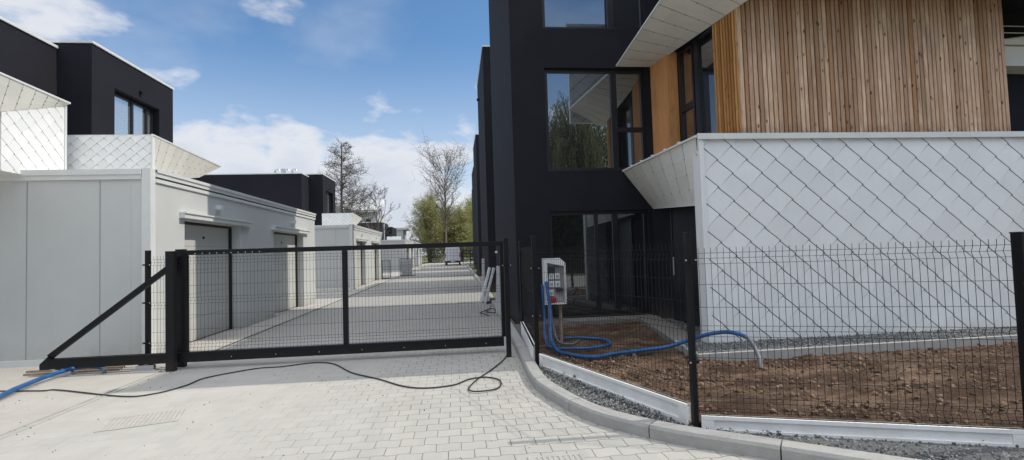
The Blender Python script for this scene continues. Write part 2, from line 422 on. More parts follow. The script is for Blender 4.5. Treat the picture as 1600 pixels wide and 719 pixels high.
mb = MB(); mb.box(-4.24, -4.13, -8, 80, -.02, -.004); mb.box(-4.245, -4.225, -8, 80, -.02, .006); mb.box(-4.145, -4.125, -8, 80, -.02, .006)
tag(mb.build('drainage_channel', 'dusty'), kind='structure')
mb = MB(); mb.box(-4.20, -4.17, 9, 80, -.003, .0015)
tag(mb.build('channel_slot', 'dark_gap'), kind='structure')
sheet('verge', [(-30, 81), (40, 81), (40, 120), (-30, 120)], .004, 'grass')
sheet('far_road', [(-5, 80), (4, 80), (4, 100), (-5, 100)], .008, 'apron')

# kerb: segments of stone along the curve, with open joints
def offset_path(ps, d):
    out = []
    for i, p in enumerate(ps):
        t = (ps[min(i + 1, len(ps) - 1)] - ps[max(i - 1, 0)]).normalized(); n = Vector((-t.y, t.x, 0))
        out.append(p + n * d)
    return out
mb = MB()
fine = arc([tuple(p) for p in kk], 4)
inner = offset_path(fine, .15)   # walking from far to near: left-hand side is +X
acc = 0; start = 0
prof = lambda a, b: None
segs = []; last = 0
for i in range(1, len(fine)):
    acc += (fine[i] - fine[i - 1]).length
    if acc > .95 or i == len(fine) - 1:
        segs.append((last, i)); last = i; acc = 0
for (a, b) in segs:
    if b <= a: continue
    rings = []
    for i in range(a, b + 1):
        o, n = fine[i].copy(), inner[i].copy()
        if i == a: d = (fine[a + 1] - fine[a]).normalized() * .005; o += d; n += d
        if i == b: d = (fine[b - 1] - fine[b]).normalized() * .005; o += d; n += d
        e = (n - o)
        rings.append([o + Vector((0, 0, -.02)), o + Vector((0, 0, .085)), o + e * .10 + Vector((0, 0, .108)), o + e * .93 + Vector((0, 0, .112)), n + Vector((0, 0, .102)), n + Vector((0, 0, -.02))])
    n0 = len(mb.v); k = 6
    for r_ in rings: mb.v += [tuple(p) for p in r_]
    for i in range(len(rings) - 1):
        for j in range(k):
            q = n0 + i * k; mb.f.append((q + j, q + (j + 1) % k, q + k + (j + 1) % k, q + k + j)); mb.mi.append(0)
    mb.f.append(tuple(n0 + j for j in range(k))); mb.mi.append(0)
    e0 = n0 + (len(rings) - 1) * k; mb.f.append(tuple(e0 + j for j in range(k))[::-1]); mb.mi.append(0)
mb.face([(p.x, p.y, .02) for p in fine] + [(p.x, p.y, .02) for p in reversed(inner)], 1)
tag(mb.build('kerb', ['kerb', 'dark_gap']), kind='structure')

# fence line corners
FA, FB, FC, FD = (1.17, 9.25), (1.02, 6.70), (1.94, 4.17), (4.10, 3.36)
FE = (6.55, 2.55)
# gravel strip between kerb and plinths
gin = [p for p in inner if p.y < 10.6]
gp = [(p.x - .01, p.y) for p in gin] + [(12, .8), FE, FD, FC, FB, FA, (1.3, 10.6)]
def gz(y): return .045 - .045 * max(0, min(1, (4.6 - y) / .9))
mb = MB(); mb.face([(x, y, gz(y)) for x, y in gp]); tag(mb.build('gravel_strip', 'gravel_bed'), kind='structure')
def inside(x, y, poly):
    c = False; j = len(poly) - 1
    for i in range(len(poly)):
        xi, yi = poly[i]; xj, yj = poly[j]
        if (yi > y) != (yj > y) and x < (xj - xi) * (y - yi) / (yj - yi) + xi: c = not c
        j = i
    return c
from mathutils import noise as mnz
def mn_(x, y): return mnz.noise(Vector((x * 1.1, y * 1.1, 4)))
ICO = None
def ico():
    global ICO
    if ICO is None:
        bm = bmesh.new(); bmesh.ops.create_icosphere(bm, subdivisions=1, radius=1)
        ICO = ([v.co.copy() for v in bm.verts], [tuple(v.index for v in f.verts) for f in bm.faces]); bm.free()
    return ICO
def pebble(mb, x, y, z, r):
    vs, fs = ico(); q = Quaternion((rnd.random() - .5, rnd.random() - .5, rnd.random() - .5, rnd.random() - .5)).normalized()
    sx, sy, sz = (rnd.uniform(.7, 1.3), rnd.uniform(.6, 1.1), rnd.uniform(.45, .8))
    out = []
    for v in vs:
        k = rnd.uniform(.8, 1.15); p = q @ Vector((v.x * sx * k, v.y * sy * k, v.z * sz * k)) * r; out.append((x + p.x, y + p.y, z + p.z))
    mb.poly(out, fs)
mb = MB(); cnt = 0
while cnt < 5600:
    x = rnd.uniform(.9, 5.2); y = rnd.uniform(1.9, 7.8)
    if y > 5.4 and rnd.random() < .5: continue
    if inside(x, y, gp): pebble(mb, x, y, gz(y) + .003 + rnd.random() * .02, rnd.uniform(.008, .017)); cnt += 1
tag(mb.build('gravel', 'gravel'), 'loose dark grey gravel between curved kerb and fence boards', 'gravel', kind='stuff')

mb = MB(); cnt = 0
while cnt < 260:
    x = rnd.uniform(-6, 1.2) ; y = rnd.uniform(3.4, 8.0)
    if x > .75 and y < 6.5: continue
    if mn_(x, y) < rnd.random() * .9 - .25: continue
    pebble(mb, x, y, .003, rnd.choice([.003, .004, .005, .006, .009])); cnt += 1
tag(mb.build('grit', 'clod'), 'crumbs of soil and grit scattered over the entrance paving', 'grit', kind='stuff')
# soil bed: displaced grid
from mathutils import noise as mn
def soil_h(x, y):
    h = .045 + .035 * mn.noise(Vector((x * .9, y * 1.3, 0))) + .030 * mn.noise(Vector((x * 3, y * 5, 3))) + .022 * mn.noise(Vector((x * 9, y * 13, 7))) + .008 * mn.noise(Vector((x * 30, y * 36, 1)))
    h += .05 * max(0, mn.noise(Vector((x * 1.6, y * 2.6, 20)))) + .05 * max(0, min(1, (x - 2.2) / 2)) * max(0, min(1, (6.2 - y) / 1.4))
    return h
mb = MB(); nx, ny = 330, 240; x0, x1, y0, y1 = 1.0, 14.0, 2.3, 10.6
idx = {}
sp = [FA, FB, FC, FD, FE, (14, 2.4), (14, 10.7), (1.25, 10.7), (1.25, 9.3)]
for i in range(nx + 1):
    for j in range(ny + 1):
        u = (i / nx) ** 1.6
        x = x0 + (x1 - x0) * u; y = y0 + (y1 - y0) * (j / ny) ** 1.2
        idx[i, j] = len(mb.v); mb.v.append((x, y, soil_h(x, y)))
for i in range(nx):
    for j in range(ny):
        cx = (mb.v[idx[i, j]][0] + mb.v[idx[i + 1, j]][0]) / 2; cy = (mb.v[idx[i, j]][1] + mb.v[idx[i, j + 1]][1]) / 2
        if inside(cx, cy, sp): mb.f.append((idx[i, j], idx[i + 1, j], idx[i + 1, j + 1], idx[i, j + 1])); mb.mi.append(0)
tag(mb.build('soil', 'soil', smooth=True), kind='structure')
mb = MB(); cnt = 0
while cnt < 5200:
    x = 1.1 + 8 * rnd.random() ** 1.7; y = rnd.uniform(2.6, 7.0)
    if not inside(x, y, sp): continue
    d = mn.noise(Vector((x * 1.4, y * 1.4, 9)))
    if rnd.random() > .55 + d: continue
    r_ = rnd.choice([.008, .010, .012, .016, .02, .028]) * rnd.uniform(.7, 1.3)
    pebble(mb, x, y, soil_h(x, y) + r_ * .25, r_); cnt += 1
tag(mb.build('soil_clods', 'clod'), 'small clods and stones scattered over the bare brown soil', 'soil clods', kind='stuff')
# gravel bed by the slab, its edging and the concrete path along the black wall
gb = [(3.10, 6.42), (9.5, 6.52), (9.5, 7.3), (4.3, 7.3), (4.3, 9.9), (3.72, 9.9), (3.24, 7.37)]
sheet('gravel_bed', gb, .115, 'gravel_bed')
mb = MB(); cnt = 0
while cnt < 4200:
    x = rnd.uniform(3.1, 9.4); y = rnd.uniform(6.4, 9.8)
    if inside(x, y, gb) and (y < 7.25 or rnd.random() < .3): pebble(mb, x, y, .118 + rnd.random() * .012, rnd.uniform(.009, .017)); cnt += 1
tag(mb.build('gravel', 'gravel'), 'pale gravel laid along the foot of the white diamond tiled wall', 'gravel', kind='stuff')
mb = MB()
def strip(mb, a, b, w, z0, z1, mi=0):
    a, b = Vector((*a, 0)), Vector((*b, 0)); t = (b - a).normalized(); n = Vector((-t.y, t.x, 0)) * w / 2
    mb.prism([tuple(p + Vector((0, 0, z0))) for p in (a - n, b - n, b + n, a + n)], (0, 0, z1 - z0), mi)
strip(mb, (3.06, 6.36), (9.5, 6.47), .06, 0, .155)
tag(mb.build('edging', 'kerb', bevel=.006), kind='structure')
mb = MB(); strip(mb, (3.06, 6.42), (3.22, 7.38), .06, 0, .15)
tag(mb.build('edging', 'kerb', bevel=.006), kind='structure')
mb = MB(); mb.box(1.9, 4.1, 10.05, 10.5, 0, .13); mb.prism([(3.22, 7.42, 0), (3.62, 7.42, 0), (4.05, 10.04, 0), (3.62, 10.04, 0)], (0, 0, .135))
tag(mb.build('path', 'step', bevel=.008), kind='structure')

# ------------------------------------------------------------------ right-hand building (nearest)
XC = 1.25; YC = 10.6
bld = thing('apartment_building', (XC, YC, 0), 'nearest black building on the right with larch slats and white diamond tiled corner', 'building')
# black core with recessed openings on the front face
def wall_with_holes(mb, x0, x1, y, z0, z1, holes, th=.25):
    xs = sorted({x0, x1, *[h[0] for h in holes], *[h[1] for h in holes]}); zs = sorted({z0, z1, *[h[2] for h in holes], *[h[3] for h in holes]})
    for i in range(len(xs) - 1):
        run = None
        for j in range(len(zs) - 1):
            cx, cz = (xs[i] + xs[i + 1]) / 2, (zs[j] + zs[j + 1]) / 2
            hole = any(h[0] < cx < h[1] and h[2] < cz < h[3] for h in holes)
            if not hole:
                if run is None: run = zs[j]
                end = zs[j + 1]
            if hole or j == len(zs) - 2:
                if run is not None: mb.box(xs[i], xs[i + 1], y, y + th, run, end); run = None
    return mb
holes = [(1.97, 4.13, .14, 2.36), (1.97, 4.18, 3.22, 5.44), (1.97, 4.25, 6.30, 8.5)]
mb = MB(); wall_with_holes(mb, XC, 12, YC, -.1, 9.85, holes)
mb.box(XC, 12, YC + .25, 16.1, -.1, 9.85)
w = mb.build('wall', 'black_wall', bld)
MB().box(XC - .03, 12.05, YC - .03, 16.13, 9.85, 9.93).build('roof', 'trim', bld)
window(bld, 'Y', 1.97, 4.13, .14, 2.36, YC + .09, mull=((3.0, .08), (3.42, .12)), trans=(), glass='glass_dim')
window(bld, 'Y', 1.97, 4.18, 3.22, 5.44, YC + .09, mull=((3.50, .13),), trans=((3.56, 4.12, 4.12, .10),))
window(bld, 'Y', 1.97, 4.25, 6.30, 8.5, YC + .09, mull=((3.50, .13),))
# dark side wall under the bay, with a door leaf
mb = MB(); mb.box(4.22, 12, 7.42, YC - .01, -.1, 2.5)
s = mb.build('side_wall', 'black_wall', bld)
mb = MB(); mb.box(4.195, 4.218, 8.6, 9.55, .16, 2.3); mb.box(4.18, 4.218, 8.54, 8.6, .14, 2.36); mb.box(4.18, 4.218, 9.55, 9.61, .14, 2.36); mb.box(4.18, 4.218, 8.6, 9.55, 2.3, 2.36)
d = mb.build('door', 'frame', bld)
MB().tube([(4.14, 9.45, 1.0), (4.14, 9.45, 1.35)], .014).build('handle', 'zinc', d)
# diamond tiled ground-floor slab
ZT = 3.20
mb = MB(); mb.box(3.66, 12, 7.23, 7.40, .04, ZT - .02)
slab = mb.build('tiled_wall', 'tile', bld)
t = tiles((3.64, 7.228, .05), (1, 0, 0), (0, 0, 1), [(.06, 0), (8.3, 0), (8.3, ZT - .1), (.06, ZT - .1)], ph=(.04, -.12))
t.build('diamond_tiling', ['tile', 'seam'], slab)
MB().box(3.628, 3.70, 7.19, 7.42, .04, ZT - .03).build('corner_trim', 'tile', slab, bevel=.004)
tiles((4.2, 7.402, .05), (-1, 0, 0), (0, 0, 1), [(0, 0), (.5, 0), (.5, 2.2), (0, 2.2)], mirror=True).build('return_tiling', ['tile', 'seam'], slab)
mb = MB(); mb.box(3.60, 12, 7.17, 7.30, ZT - .04, ZT + .0); mb.box(3.60, 12, 7.165, 7.18, ZT - .075, ZT + .012)
mb.build('coping', 'trim', slab)
MB().box(3.66, 12, 7.25, 7.38, .0, .04).build('base_flashing', 'dark_gap', slab)
# flared fascia from the slab corner back to the black wall
a = Vector((3.62, 7.25, ZT - .04)); b_ = Vector((3.62, YC, ZT - .02)); c_ = Vector((4.24, YC, 2.38)); d_ = Vector((3.66, 7.25, 2.16))
def fascia(name, a, b_, c_, d_, parent, mat='tile_warm', n=6, ph=0, lean=.0, side=-1, gl=.020):
    """ruled panel a-b (top, near-far) and d-c (bottom, near-far) with standing seams"""
    Nn = (b_ - a).cross(d_ - a).normalized()
    if Nn.x * side < 0: Nn = -Nn
    mb = MB()
    Lr = lambda u, v: (a.lerp(b_, u)).lerp(d_.lerp(c_, u), v)
    rows = 4; g = gl / max(.3, (b_ - a).length)
    def slab_(p, h0, h1, mi):
        top = [tuple(q + Nn * h1) for q in p]; bot = [tuple(q + Nn * h0) for q in p]; k = len(p)
        mb.poly(top + bot, [tuple(range(k)), tuple(range(k, 2 * k))[::-1]] + [(i_, k + i_, k + (i_ + 1) % k, (i_ + 1) % k) for i_ in range(k)], mi)
    for i in range(n):
        u0, u1 = i / n, (i + 1) / n
        for j in range(rows):
            v0, v1 = j / rows, (j + 1) / rows
            slab_([Lr(u0, v0), Lr(u1, v0), Lr(u1, v1), Lr(u0, v1)], -.05, 0, 1)
            slab_([Lr(u0 + g, v0), Lr(u1, v0), Lr(u1, v1), Lr(u0 + g, v1)], .001, .006 + .001 * (j % 2), 0)
            if j: 
                q = Lr(u0 + g, v0); mb.box(q.x - .008, q.x + .008, q.y - .012, q.y + .012, q.z - .008, q.z + .008, 1)
    return mb.build(name, [mat, 'seam'], parent)
f = fascia('flared_fascia', a, b_, c_, d_, bld, n=7)
mb = MB(); mb.tube([tuple(a + Vector((-.02, -.02, .02))), tuple(b_ + Vector((-.02, 0, .02)))], .022, 4)
for k in range(1, 6):
    q = a.lerp(b_, k / 6); mb.box(q.x - .04, q.x + .0, q.y - .03, q.y + .03, q.z + .02, q.z + .055)
mb.build('coping', 'trim', f)
mb = MB(); mb.tube([tuple(d_), tuple(c_)], .015, 4); mb.build('drip_edge', 'trim', f)
# soffit / deck of first floor behind the parapet
MB().box(4.35, 12, 7.42, YC - .012, 2.51, 2.9).build('floor_slab', 'black_wall', bld)
MB().prism([(3.70, 7.43, 3.02), (4.6, 7.43, 3.02), (4.6, YC - .015, 3.02), (3.72, YC - .015, 3.02)], (0, 0, .05)).build('parapet_gutter', 'trim', bld)
# larch volume
WX, WY, WXR, WTOP = 4.40, 7.30, 9.06, 6.2
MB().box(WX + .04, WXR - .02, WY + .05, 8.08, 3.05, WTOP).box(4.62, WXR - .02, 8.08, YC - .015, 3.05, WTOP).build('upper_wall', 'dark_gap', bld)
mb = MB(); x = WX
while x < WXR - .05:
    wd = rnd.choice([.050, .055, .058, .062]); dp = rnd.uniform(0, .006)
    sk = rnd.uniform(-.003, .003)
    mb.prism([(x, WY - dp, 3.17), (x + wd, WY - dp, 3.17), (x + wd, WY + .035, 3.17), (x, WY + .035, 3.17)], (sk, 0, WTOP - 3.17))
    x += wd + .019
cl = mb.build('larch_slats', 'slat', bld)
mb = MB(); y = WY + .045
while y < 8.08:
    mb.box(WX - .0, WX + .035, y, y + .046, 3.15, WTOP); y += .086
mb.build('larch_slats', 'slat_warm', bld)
mb = MB(); mb.box(4.30, 4.52, 9.72, YC - .012, 3.08, 5.46)
mb.build('larch_pillar', 'pillar', bld, bevel=.006)
window(bld, 'X', 8.1, 9.70, 3.1, 5.45, 4.52, mull=((8.95, .15), (9.1, .06)), trans=((9.1, 9.66, 4.25, .12),), glass='glass', fw=.09)
# upper tiled bay
UB = 5.62
MB().box(4.62, 12, 6.80, YC - .01, UB + .1, 9.25).build('upper_floor_wall', 'black_wall', bld)
MB().box(4.58, 12.05, 6.76, YC - .02, 9.25, 9.32).build('roof', 'trim', bld)
mb = MB(); mb.box(3.47, 12, 6.62, 6.76, UB - .32, 8.2)
bay = mb.build('upper_fin_wall', 'tile', bld)
tiles((12, 6.762, UB - .32), (-1, 0, 0), (0, 0, 1), [(7.4, 0), (8.53, 0), (8.53, 2.85), (7.4, 2.85)]).build('diamond_tiling', ['tile', 'seam'], bay)
tiles((3.48, 6.618, UB - .32), (1, 0, 0), (0, 0, 1), [(0, 0), (8.5, 0), (8.5, 2.85), (0, 2.85)]).build('diamond_tiling', ['tile', 'seam'], bay)
MB().box(3.43, 12.05, 6.58, 6.80, 8.2, 8.27).build('coping', 'trim', bay)
a = Vector((3.44, 6.78, 5.66)); b_ = Vector((3.56, YC - .02, 5.47)); c_ = Vector((4.33, YC - .02, 5.47)); d_ = Vector((4.42, 6.78, 5.16))
sf = fascia('soffit', a, b_, c_, d_, bld, n=9)
MB().tube([tuple(a + Vector((-.01, 0, .015))), tuple(b_ + Vector((-.01, 0, .015)))], .02, 4).build('coping', 'trim', sf)
MB().prism([tuple(a + Vector((.03, 0, .06))), tuple(b_ + Vector((.03, 0, .06))), tuple(c_ + Vector((.3, 0, .12))), tuple(d_ + Vector((.3, 0, .52)))], (0, 0, .04)).build('canopy_top', 'trim', sf)
# right end: dark recess with a tiled balcony beyond the slats
MB().box(9.07, 14, 8.32, 10.4, 3.1, 8.1).build('recess_wall', 'black_wall', bld)
fb = MB(); fb.box(9.12, 14, 7.9, 8.31, 4.55, 4.9)
bal = fb.build('balcony', 'tile_warm', bld)
a = Vector((9.12, 7.88, 4.95)); b_ = Vector((13, 7.88, 5.45)); c_ = Vector((13, 7.86, 4.93)); d_ = Vector((9.12, 7.86, 4.92))
mb = MB(); mb.prism([tuple(a), tuple(d_), tuple(c_), tuple(b_)], (0, .1, 0))
for k in range(3): mb.box(9.12, 13, 7.85, 7.872, 5.0 + .12 * k, 5.008 + .12 * k)
mb.build('balcony_parapet', ['tile_warm'], bal)

# ------------------------------------------------------------------ further buildings along the right
def far_building(xc, y0, h, lab, lamp=False):
    b = thing('apartment_building', (xc, y0, 0), lab, 'building', 'black buildings down the right of the alley')
    hs = [(xc + .8, xc + 2.9, .2, 2.3), (xc + .8, xc + 2.9, 3.2, 5.4), (xc + .8, xc + 2.9, 6.2, 8.0)]
    mb = MB(); wall_with_holes(mb, xc, xc + 10, y0, -.1, h, hs); mb.box(xc, xc + 10, y0 + .25, y0 + 5.0, -.1, h)
    mb.build('wall', 'black_wall', b)
    for hh in hs: window(b, 'Y', *hh, y0 + .08, mull=((xc + 2.2, .1),))
    MB().box(xc - .02, xc + 10.02, y0 - .02, y0 + 5.02, h, h + .06).build('roof', 'trim', b)
    m = MB(); m.box(xc + 2.25, xc + 10, y0 + 5.0, y0 + 9.7, 0, h - 1.2); w = m.build('tiled_wing', 'tile', b)
    MB().box(xc + 2.2, xc + 10.05, y0 + 5.03, y0 + 9.75, h - 1.2, h - 1.14).build('coping', 'trim', w)
    if lamp:
        m = MB(); m.box(xc - .13, xc, y0 + 3.2, y0 + 3.32, 8.55, 8.63); m.build('wall_lamp', 'steel', b)
    return b
far_building(1.26, 20.1, 9.75, 'second black building from the camera with a tiny wall lamp high on its side', True)
far_building(1.50, 33.85, 9.4, 'third black building along the right of the alley')
far_building(1.80, 47.4, 9.5, 'fourth black building along the right, a narrow sliver')
far_building(2.2, 61.0, 9.5, 'farthest black building on the right beside the trees')

# ------------------------------------------------------------------ garages on the left
XG = -4.86
def garage(label):
    y0, y1, zt = 8.8, 18.4, 3.0
    g = thing('garage_block', (XG, y0, 0), label, 'garage', 'pale garage blocks along the left of the alley')
    D = [(9.82, 12.24), (14.38, 17.05)]; zd = 2.31
    mb = MB()
    mb.box(-12.5, XG - .3, y0 + .0, y1, 0, zt)            # mass
    ys = [y0, D[0][0], D[0][1], D[1][0], D[1][1], y1]
    mb.box(XG - .298, XG, ys[0], ys[1], 0, zt); mb.box(XG - .298, XG, ys[2], ys[3], 0, zt); mb.box(XG - .298, XG, ys[4], ys[5], 0, zt)
    for a, b in D: mb.box(XG - .298, XG, a, b, zd, zt)
    mb.build('wall', 'garage', g)
    mb = MB()
    for x in (-5.62, -6.68, -7.74, -8.8, -9.86, -10.92): mb.box(x - .006, x + .006, y0 - .003, y0 + .01, .1, zt - .12)
    mb.build('wall_joint', 'panel_joint', g)
    mb = MB(); mb.box(-12.5, XG - .13, y0 - .035, y0 + .05, zt - .10, zt + .06); mb.box(-12.5, XG - .13, y0 - .055, y0 + .0, zt - .025, zt + .062)
    mb.box(-12.5, XG - .12, y0 - .03, y0 - .002, 0, .10)
    mb.box(XG - .12, XG + .012, y0 - .04, y0 + .1, 0, zt + .07)
    mb.box(XG - .05, XG + .035, y0 + .1, y1 + .02, zt - .05, zt + .065); mb.box(XG - .05, XG + .055, y0 + .1, y1 + .02, zt + .02, zt + .072)
    mb.box(XG - .05, XG + .030, y0 + .1, y1 + .02, zt - .14, zt - .081)
    mb.box(-12.5, XG - .3, y0 + .1, y1, zt + .0, zt + .04)
    mb.build('flashing', 'trim', g)
    MB().box(XG - .03, XG + .02, y0 + .1, y1, zt - .080, zt - .060).build('shadow_gap', 'dark_gap', g)
    for a, b in D:
        mb = MB(); mb.box(XG - .28, XG - .24, a + .06, b - .06, .02, zd - .03)
        for k in range(1, 5): pass
        d = mb.build('garage_door', 'garage_door', g)
        mb = MB(); 
        for k in range(1, 5): mb.box(XG - .239, XG - .2375, a + .06, b - .06, zd * k / 5 - .004, zd * k / 5 + .004)
        mb.build('section_line', 'panel_joint', d)
        mb = MB(); mb.box(XG - .24, XG - .23, (a + b) / 2 - .03, (a + b) / 2 + .03, 2.0, 2.05); mb.build('lock', 'steel', d)
        mb = MB(); mb.box(XG - .29, XG - .2, b - .06, b, 0, zd); mb.box(XG - .29, XG - .23, a, a + .06, 0, zd); mb.box(XG - .29, XG - .2, a, b, zd - .05, zd - .001)
        mb.box(XG - .2, XG - .19, b - .025, b - .002, 0, zd - .05)
        mb.build('door_frame', 'frame', g)
        mb = MB(); mb.box(XG, XG + .10, a - .18, b + .42, zd + .02, zd + .11); mb.box(XG, XG + .125, a - .185, b + .425, zd + .10, zd + .125); mb.build('door_canopy', 'trim', g)
    for y in (11.1, 15.9):
        mb = MB(); mb.box(XG, XG + .06, y - .03, y + .03, 2.57, 2.599); mb.box(XG + .0, XG + .11, y - .07, y + .07, 2.60, 2.68)
        mb.build('wall_lamp', 'trim', g)
    MB().box(XG - .31, XG + .006, y0 + .1, y1, 0, .05).build('base_trim', 'trim', g) if False else None
    return g
g1 = garage('nearest pale grey garage block, its end wall filling the left edge')
labs = ['second garage block, seen beyond the first across an open gap', 'third garage block, behind the stacked mesh fence panels', 'farthest garage block at the end of the left row']
for yy, l in zip((24.9, 51.0, 64.0), labs):
    c = copy_tree(g1); c.location = (XG, yy, 0); c['label'] = l

# ------------------------------------------------------------------ houses behind the garages
def hole_room(mb, y0, zt):
    """room box with a real window opening in its +X wall"""
    a, b, z0, z1 = y0 + .70, y0 + 2.38, 3.3, 5.36
    mb.box(-17, -7.51, y0, y0 + 3.0, 3.1, zt)
    mb.box(-7.508, -7.25, y0, a, 3.1, zt); mb.box(-7.508, -7.25, b, y0 + 3.0, 3.1, zt); mb.box(-7.508, -7.25, a, b, z1, zt); mb.box(-7.508, -7.25, a, b, 3.1, z0)
def house(y0, label, near=False):
    """y0 = front of the projecting black room (11.1 for the near one)"""
    dy = y0 - 11.1
    h = thing('terraced_house', (-7.9, y0, 0), label, 'house', 'black and white houses behind the garages')
    if near:
        MB().box(-17, -7.9, 4.5, 11.098, 3.1, 5.93)
        hole_room(mb := MB().box(-17, -7.9, 4.5, 11.098, 3.1, 5.93), y0, 6.05); mb.build('wall', 'black_wall', h)
        MB().box(-17, -7.87, 4.5, 11.1, 5.93, 5.98).box(-16.9, -7.22, 11.08, 14.13, 6.05, 6.10).build('roof', 'trim', h)
    else:
        MB().box(-13, -8.0, 27.9, 29.2, 3.1, 6.0)
        hole_room(mb := MB().box(-13, -8.0, 27.9, 29.2, 3.1, 6.0), y0, 6.15); mb.build('wall', 'black_wall', h)
        MB().box(-13, -7.97, 27.88, 29.2, 6.0, 6.05).box(-16.9, -7.22, y0 - .02, y0 + 3.03, 6.15, 6.2).build('roof', 'trim', h)
        mb = MB()
        for x in (-12.3 + 2.6, -12.3 + 3.1, -8.8): mb.tube([(x, 29.0, 6.0), (x, 29.0, 6.35)], .06, 8); mb.tube([(x, 29, 6.35), (x + .05, 29, 6.42), (x + .18, 29, 6.42), (x + .22, 29, 6.33)], .045, 6)
        mb.box(-9.35, -9.15, 28.9, 29.1, 6.0, 6.45)
        mb.build('roof_vent', 'zinc', h)
    X = -7.25
    # window in the +X wall: box frame standing in a shallow reveal
    wy0, wy1 = y0 + .72, y0 + 2.35
    window(h, 'X', wy0, wy1, 3.32, 5.34, X - .13, mull=((y0 + 1.55, .07), (y0 + 2.1, .06)), out=1, dep=.1, glass='glass_bright', fw=.06)
    MB().box(X, X + .06, y0 + 1.56, y0 + 1.63, 5.5, 5.56).build('wall_lamp', 'steel', h)
    # parapet with flared tiled side
    px, py, zz = -5.42, y0 - 1.25, 3.86
    mb = MB(); mb.box(-7.0, px, py, py + .08, 2.95, zz); mb.box(-11, px - .28, py + .082, py + 3.4, 2.9, 3.1)
    p = mb.build('parapet', 'tile', h)
    tiles((-7.0, py - .003, 3.05), (1, 0, 0), (0, 0, 1), [(0, 0), (7.0 + px, 0), (7.0 + px, zz - 3.05), (0, zz - 3.05)], W=.22, H=.19, gap=.0035, mirror=True).build('diamond_tiling', ['tile', 'seam'], p)
    a = Vector((px, py, zz)); b = Vector((px - .0, py + 2.72, zz - .12)); c = Vector((px - .12, py + 1.95, 3.38)); d = Vector((px - .15, py, 3.0))
    fl = fascia('flared_fascia', a, b, c, d, h, n=10, side=1, gl=.012)
    mb = MB(); mb.tube([tuple(a + Vector((0, 0, .01))), tuple(b + Vector((0, 0, .01)))], .02, 4); mb.tube([(-7.0, py, zz), (px, py, zz)], .016, 4); mb.tube([(px, py - .01, zz), (px, py - .01, 3.05)], .02, 4); mb.build('coping', 'trim', fl)
    return h
h1 = house(11.1, 'nearest house, black upper floor with white tiled parapets above the garage', True)
h2 = house(29.2, 'second black topped house with roof vents, behind the first garage block')
# near white bay of the first house
BX = -6.72
mb = MB(); mb.box(-7.85, BX - .03, 8.40, 9.66, 3.0, 4.3); mb.box(-7.85, BX - .12, 5.0, 8.398, 3.0, 4.2)
bay = mb.build('bay', 'tile', h1)
tiles((BX - .028, 8.40, 3.0), (0, 1, 0), (0, 0, 1), [(0, 0), (1.25, 0), (1.25, 1.38), (0, .93)], W=.27, H=.24, gap=.0045, ph=(.1, .05)).build('diamond_tiling', ['tile', 'seam'], bay)
MB().box(BX - .06, BX + .0, 9.64, 9.68, 3.0, 4.38).build('corner_trim', 'trim', bay)
mb = MB(); a, b, c, d = (BX + .22, 5.0, 4.42), (BX + .02, 9.68, 4.42), (BX, 9.66, 4.36), (BX, 7.0, 3.6)
A_, B_, C_, D_ = [Vector(q) for q in ((BX + .25, 6.0, 4.42), (BX + .03, 9.70, 4.40), (BX - .02, 9.66, 4.34), (BX - .02, 6.0, 3.05))]
fascia('flared_fascia', A_, B_, C_, D_, h1, mat='tile_warm', n=14, side=1, gl=.010)
MB().tube([tuple(A_), tuple(B_)], .02, 4).build('coping', 'trim', bay)
MB().box(-7.6, -7.2, 10.2, 11.0, 6.0, 6.02).build('roof_flashing', 'trim', h1) if False else None
# folding chair frame on the terrace
mb = MB()
for yy in (11.02, 11.3):
    mb.tube([(-6.95, yy, 3.75), (-6.65, yy, 4.15)], .014, 5); mb.tube([(-6.6, yy, 3.75), (-6.9, yy, 4.12)], .014, 5)
mb.tube([(-6.65, 11.02, 4.15), (-6.65, 11.3, 4.15)], .014, 5); mb.prism([(-6.92, 11.03, 4.12), (-6.65, 11.03, 4.02), (-6.65, 11.29, 4.02), (-6.92, 11.29, 4.12)], (0, 0, .012))
mb.box(-7.2, -6.4, 10.8, 11.5, 3.71, 3.75) if False else None
# further houses, simpler because they are tiny in view
h3 = thing('terraced_house', (-10, 62, 0), 'dark brown-black flat roofed house behind the third garage block', 'house')
MB().box(-18, -9.2, 66, 72, 0, 5.75).build('wall', 'frame', h3); MB().box(-9.2, -8.1, 67, 72, 0, 5.2).build('side_wing', 'black_wall', h3)
MB().box(-18.05, -9.15, 65.95, 72.05, 5.75, 5.83).build('roof', 'trim', h3); MB().box(-9.15, -9.0, 66.9, 67, 3.2, 5.6).build('downpipe', 'trim', h3)
MB().box(-8.6, -6.9, 65.6, 66.2, 3, 3.9).build('parapet', 'tile', h3)
h4 = thing('distant_house', (-17, 105, 0), 'long pale distant building behind the bare spreading tree', 'house')
MB().box(-32, -15.5, 105, 118, 0, 10.4).build('wall', 'far_white', h4)
MB().prism([(-33, 104, 10.4), (-14.6, 104, 10.4), (-14.6, 111, 13.2), (-33, 111, 13.2)], (0, 0, .3)).build('roof', 'garage', h4)
mb = MB()
for x in (-29, -26, -23, -20, -17.3): mb.box(x - .5, x + .5, 104.95, 105.02, 7.2, 9.0)
mb.build('window_row', 'frame', h4)
h5 = thing('distant_house', (-12, 92, 0), 'small white flat roofed building beside the green trees', 'house')
MB().box(-12.4, -9.2, 92, 98, 0, 6.0).build('wall', 'far_white', h5); MB().box(-12.5, -8.4, 91.8, 98, 6.0, 6.35).build('roof', 'garage', h5)
MB().box(-11.6, -10.4, 91.95, 92.01, 3.5, 4.8).build('window', 'frame', h5)

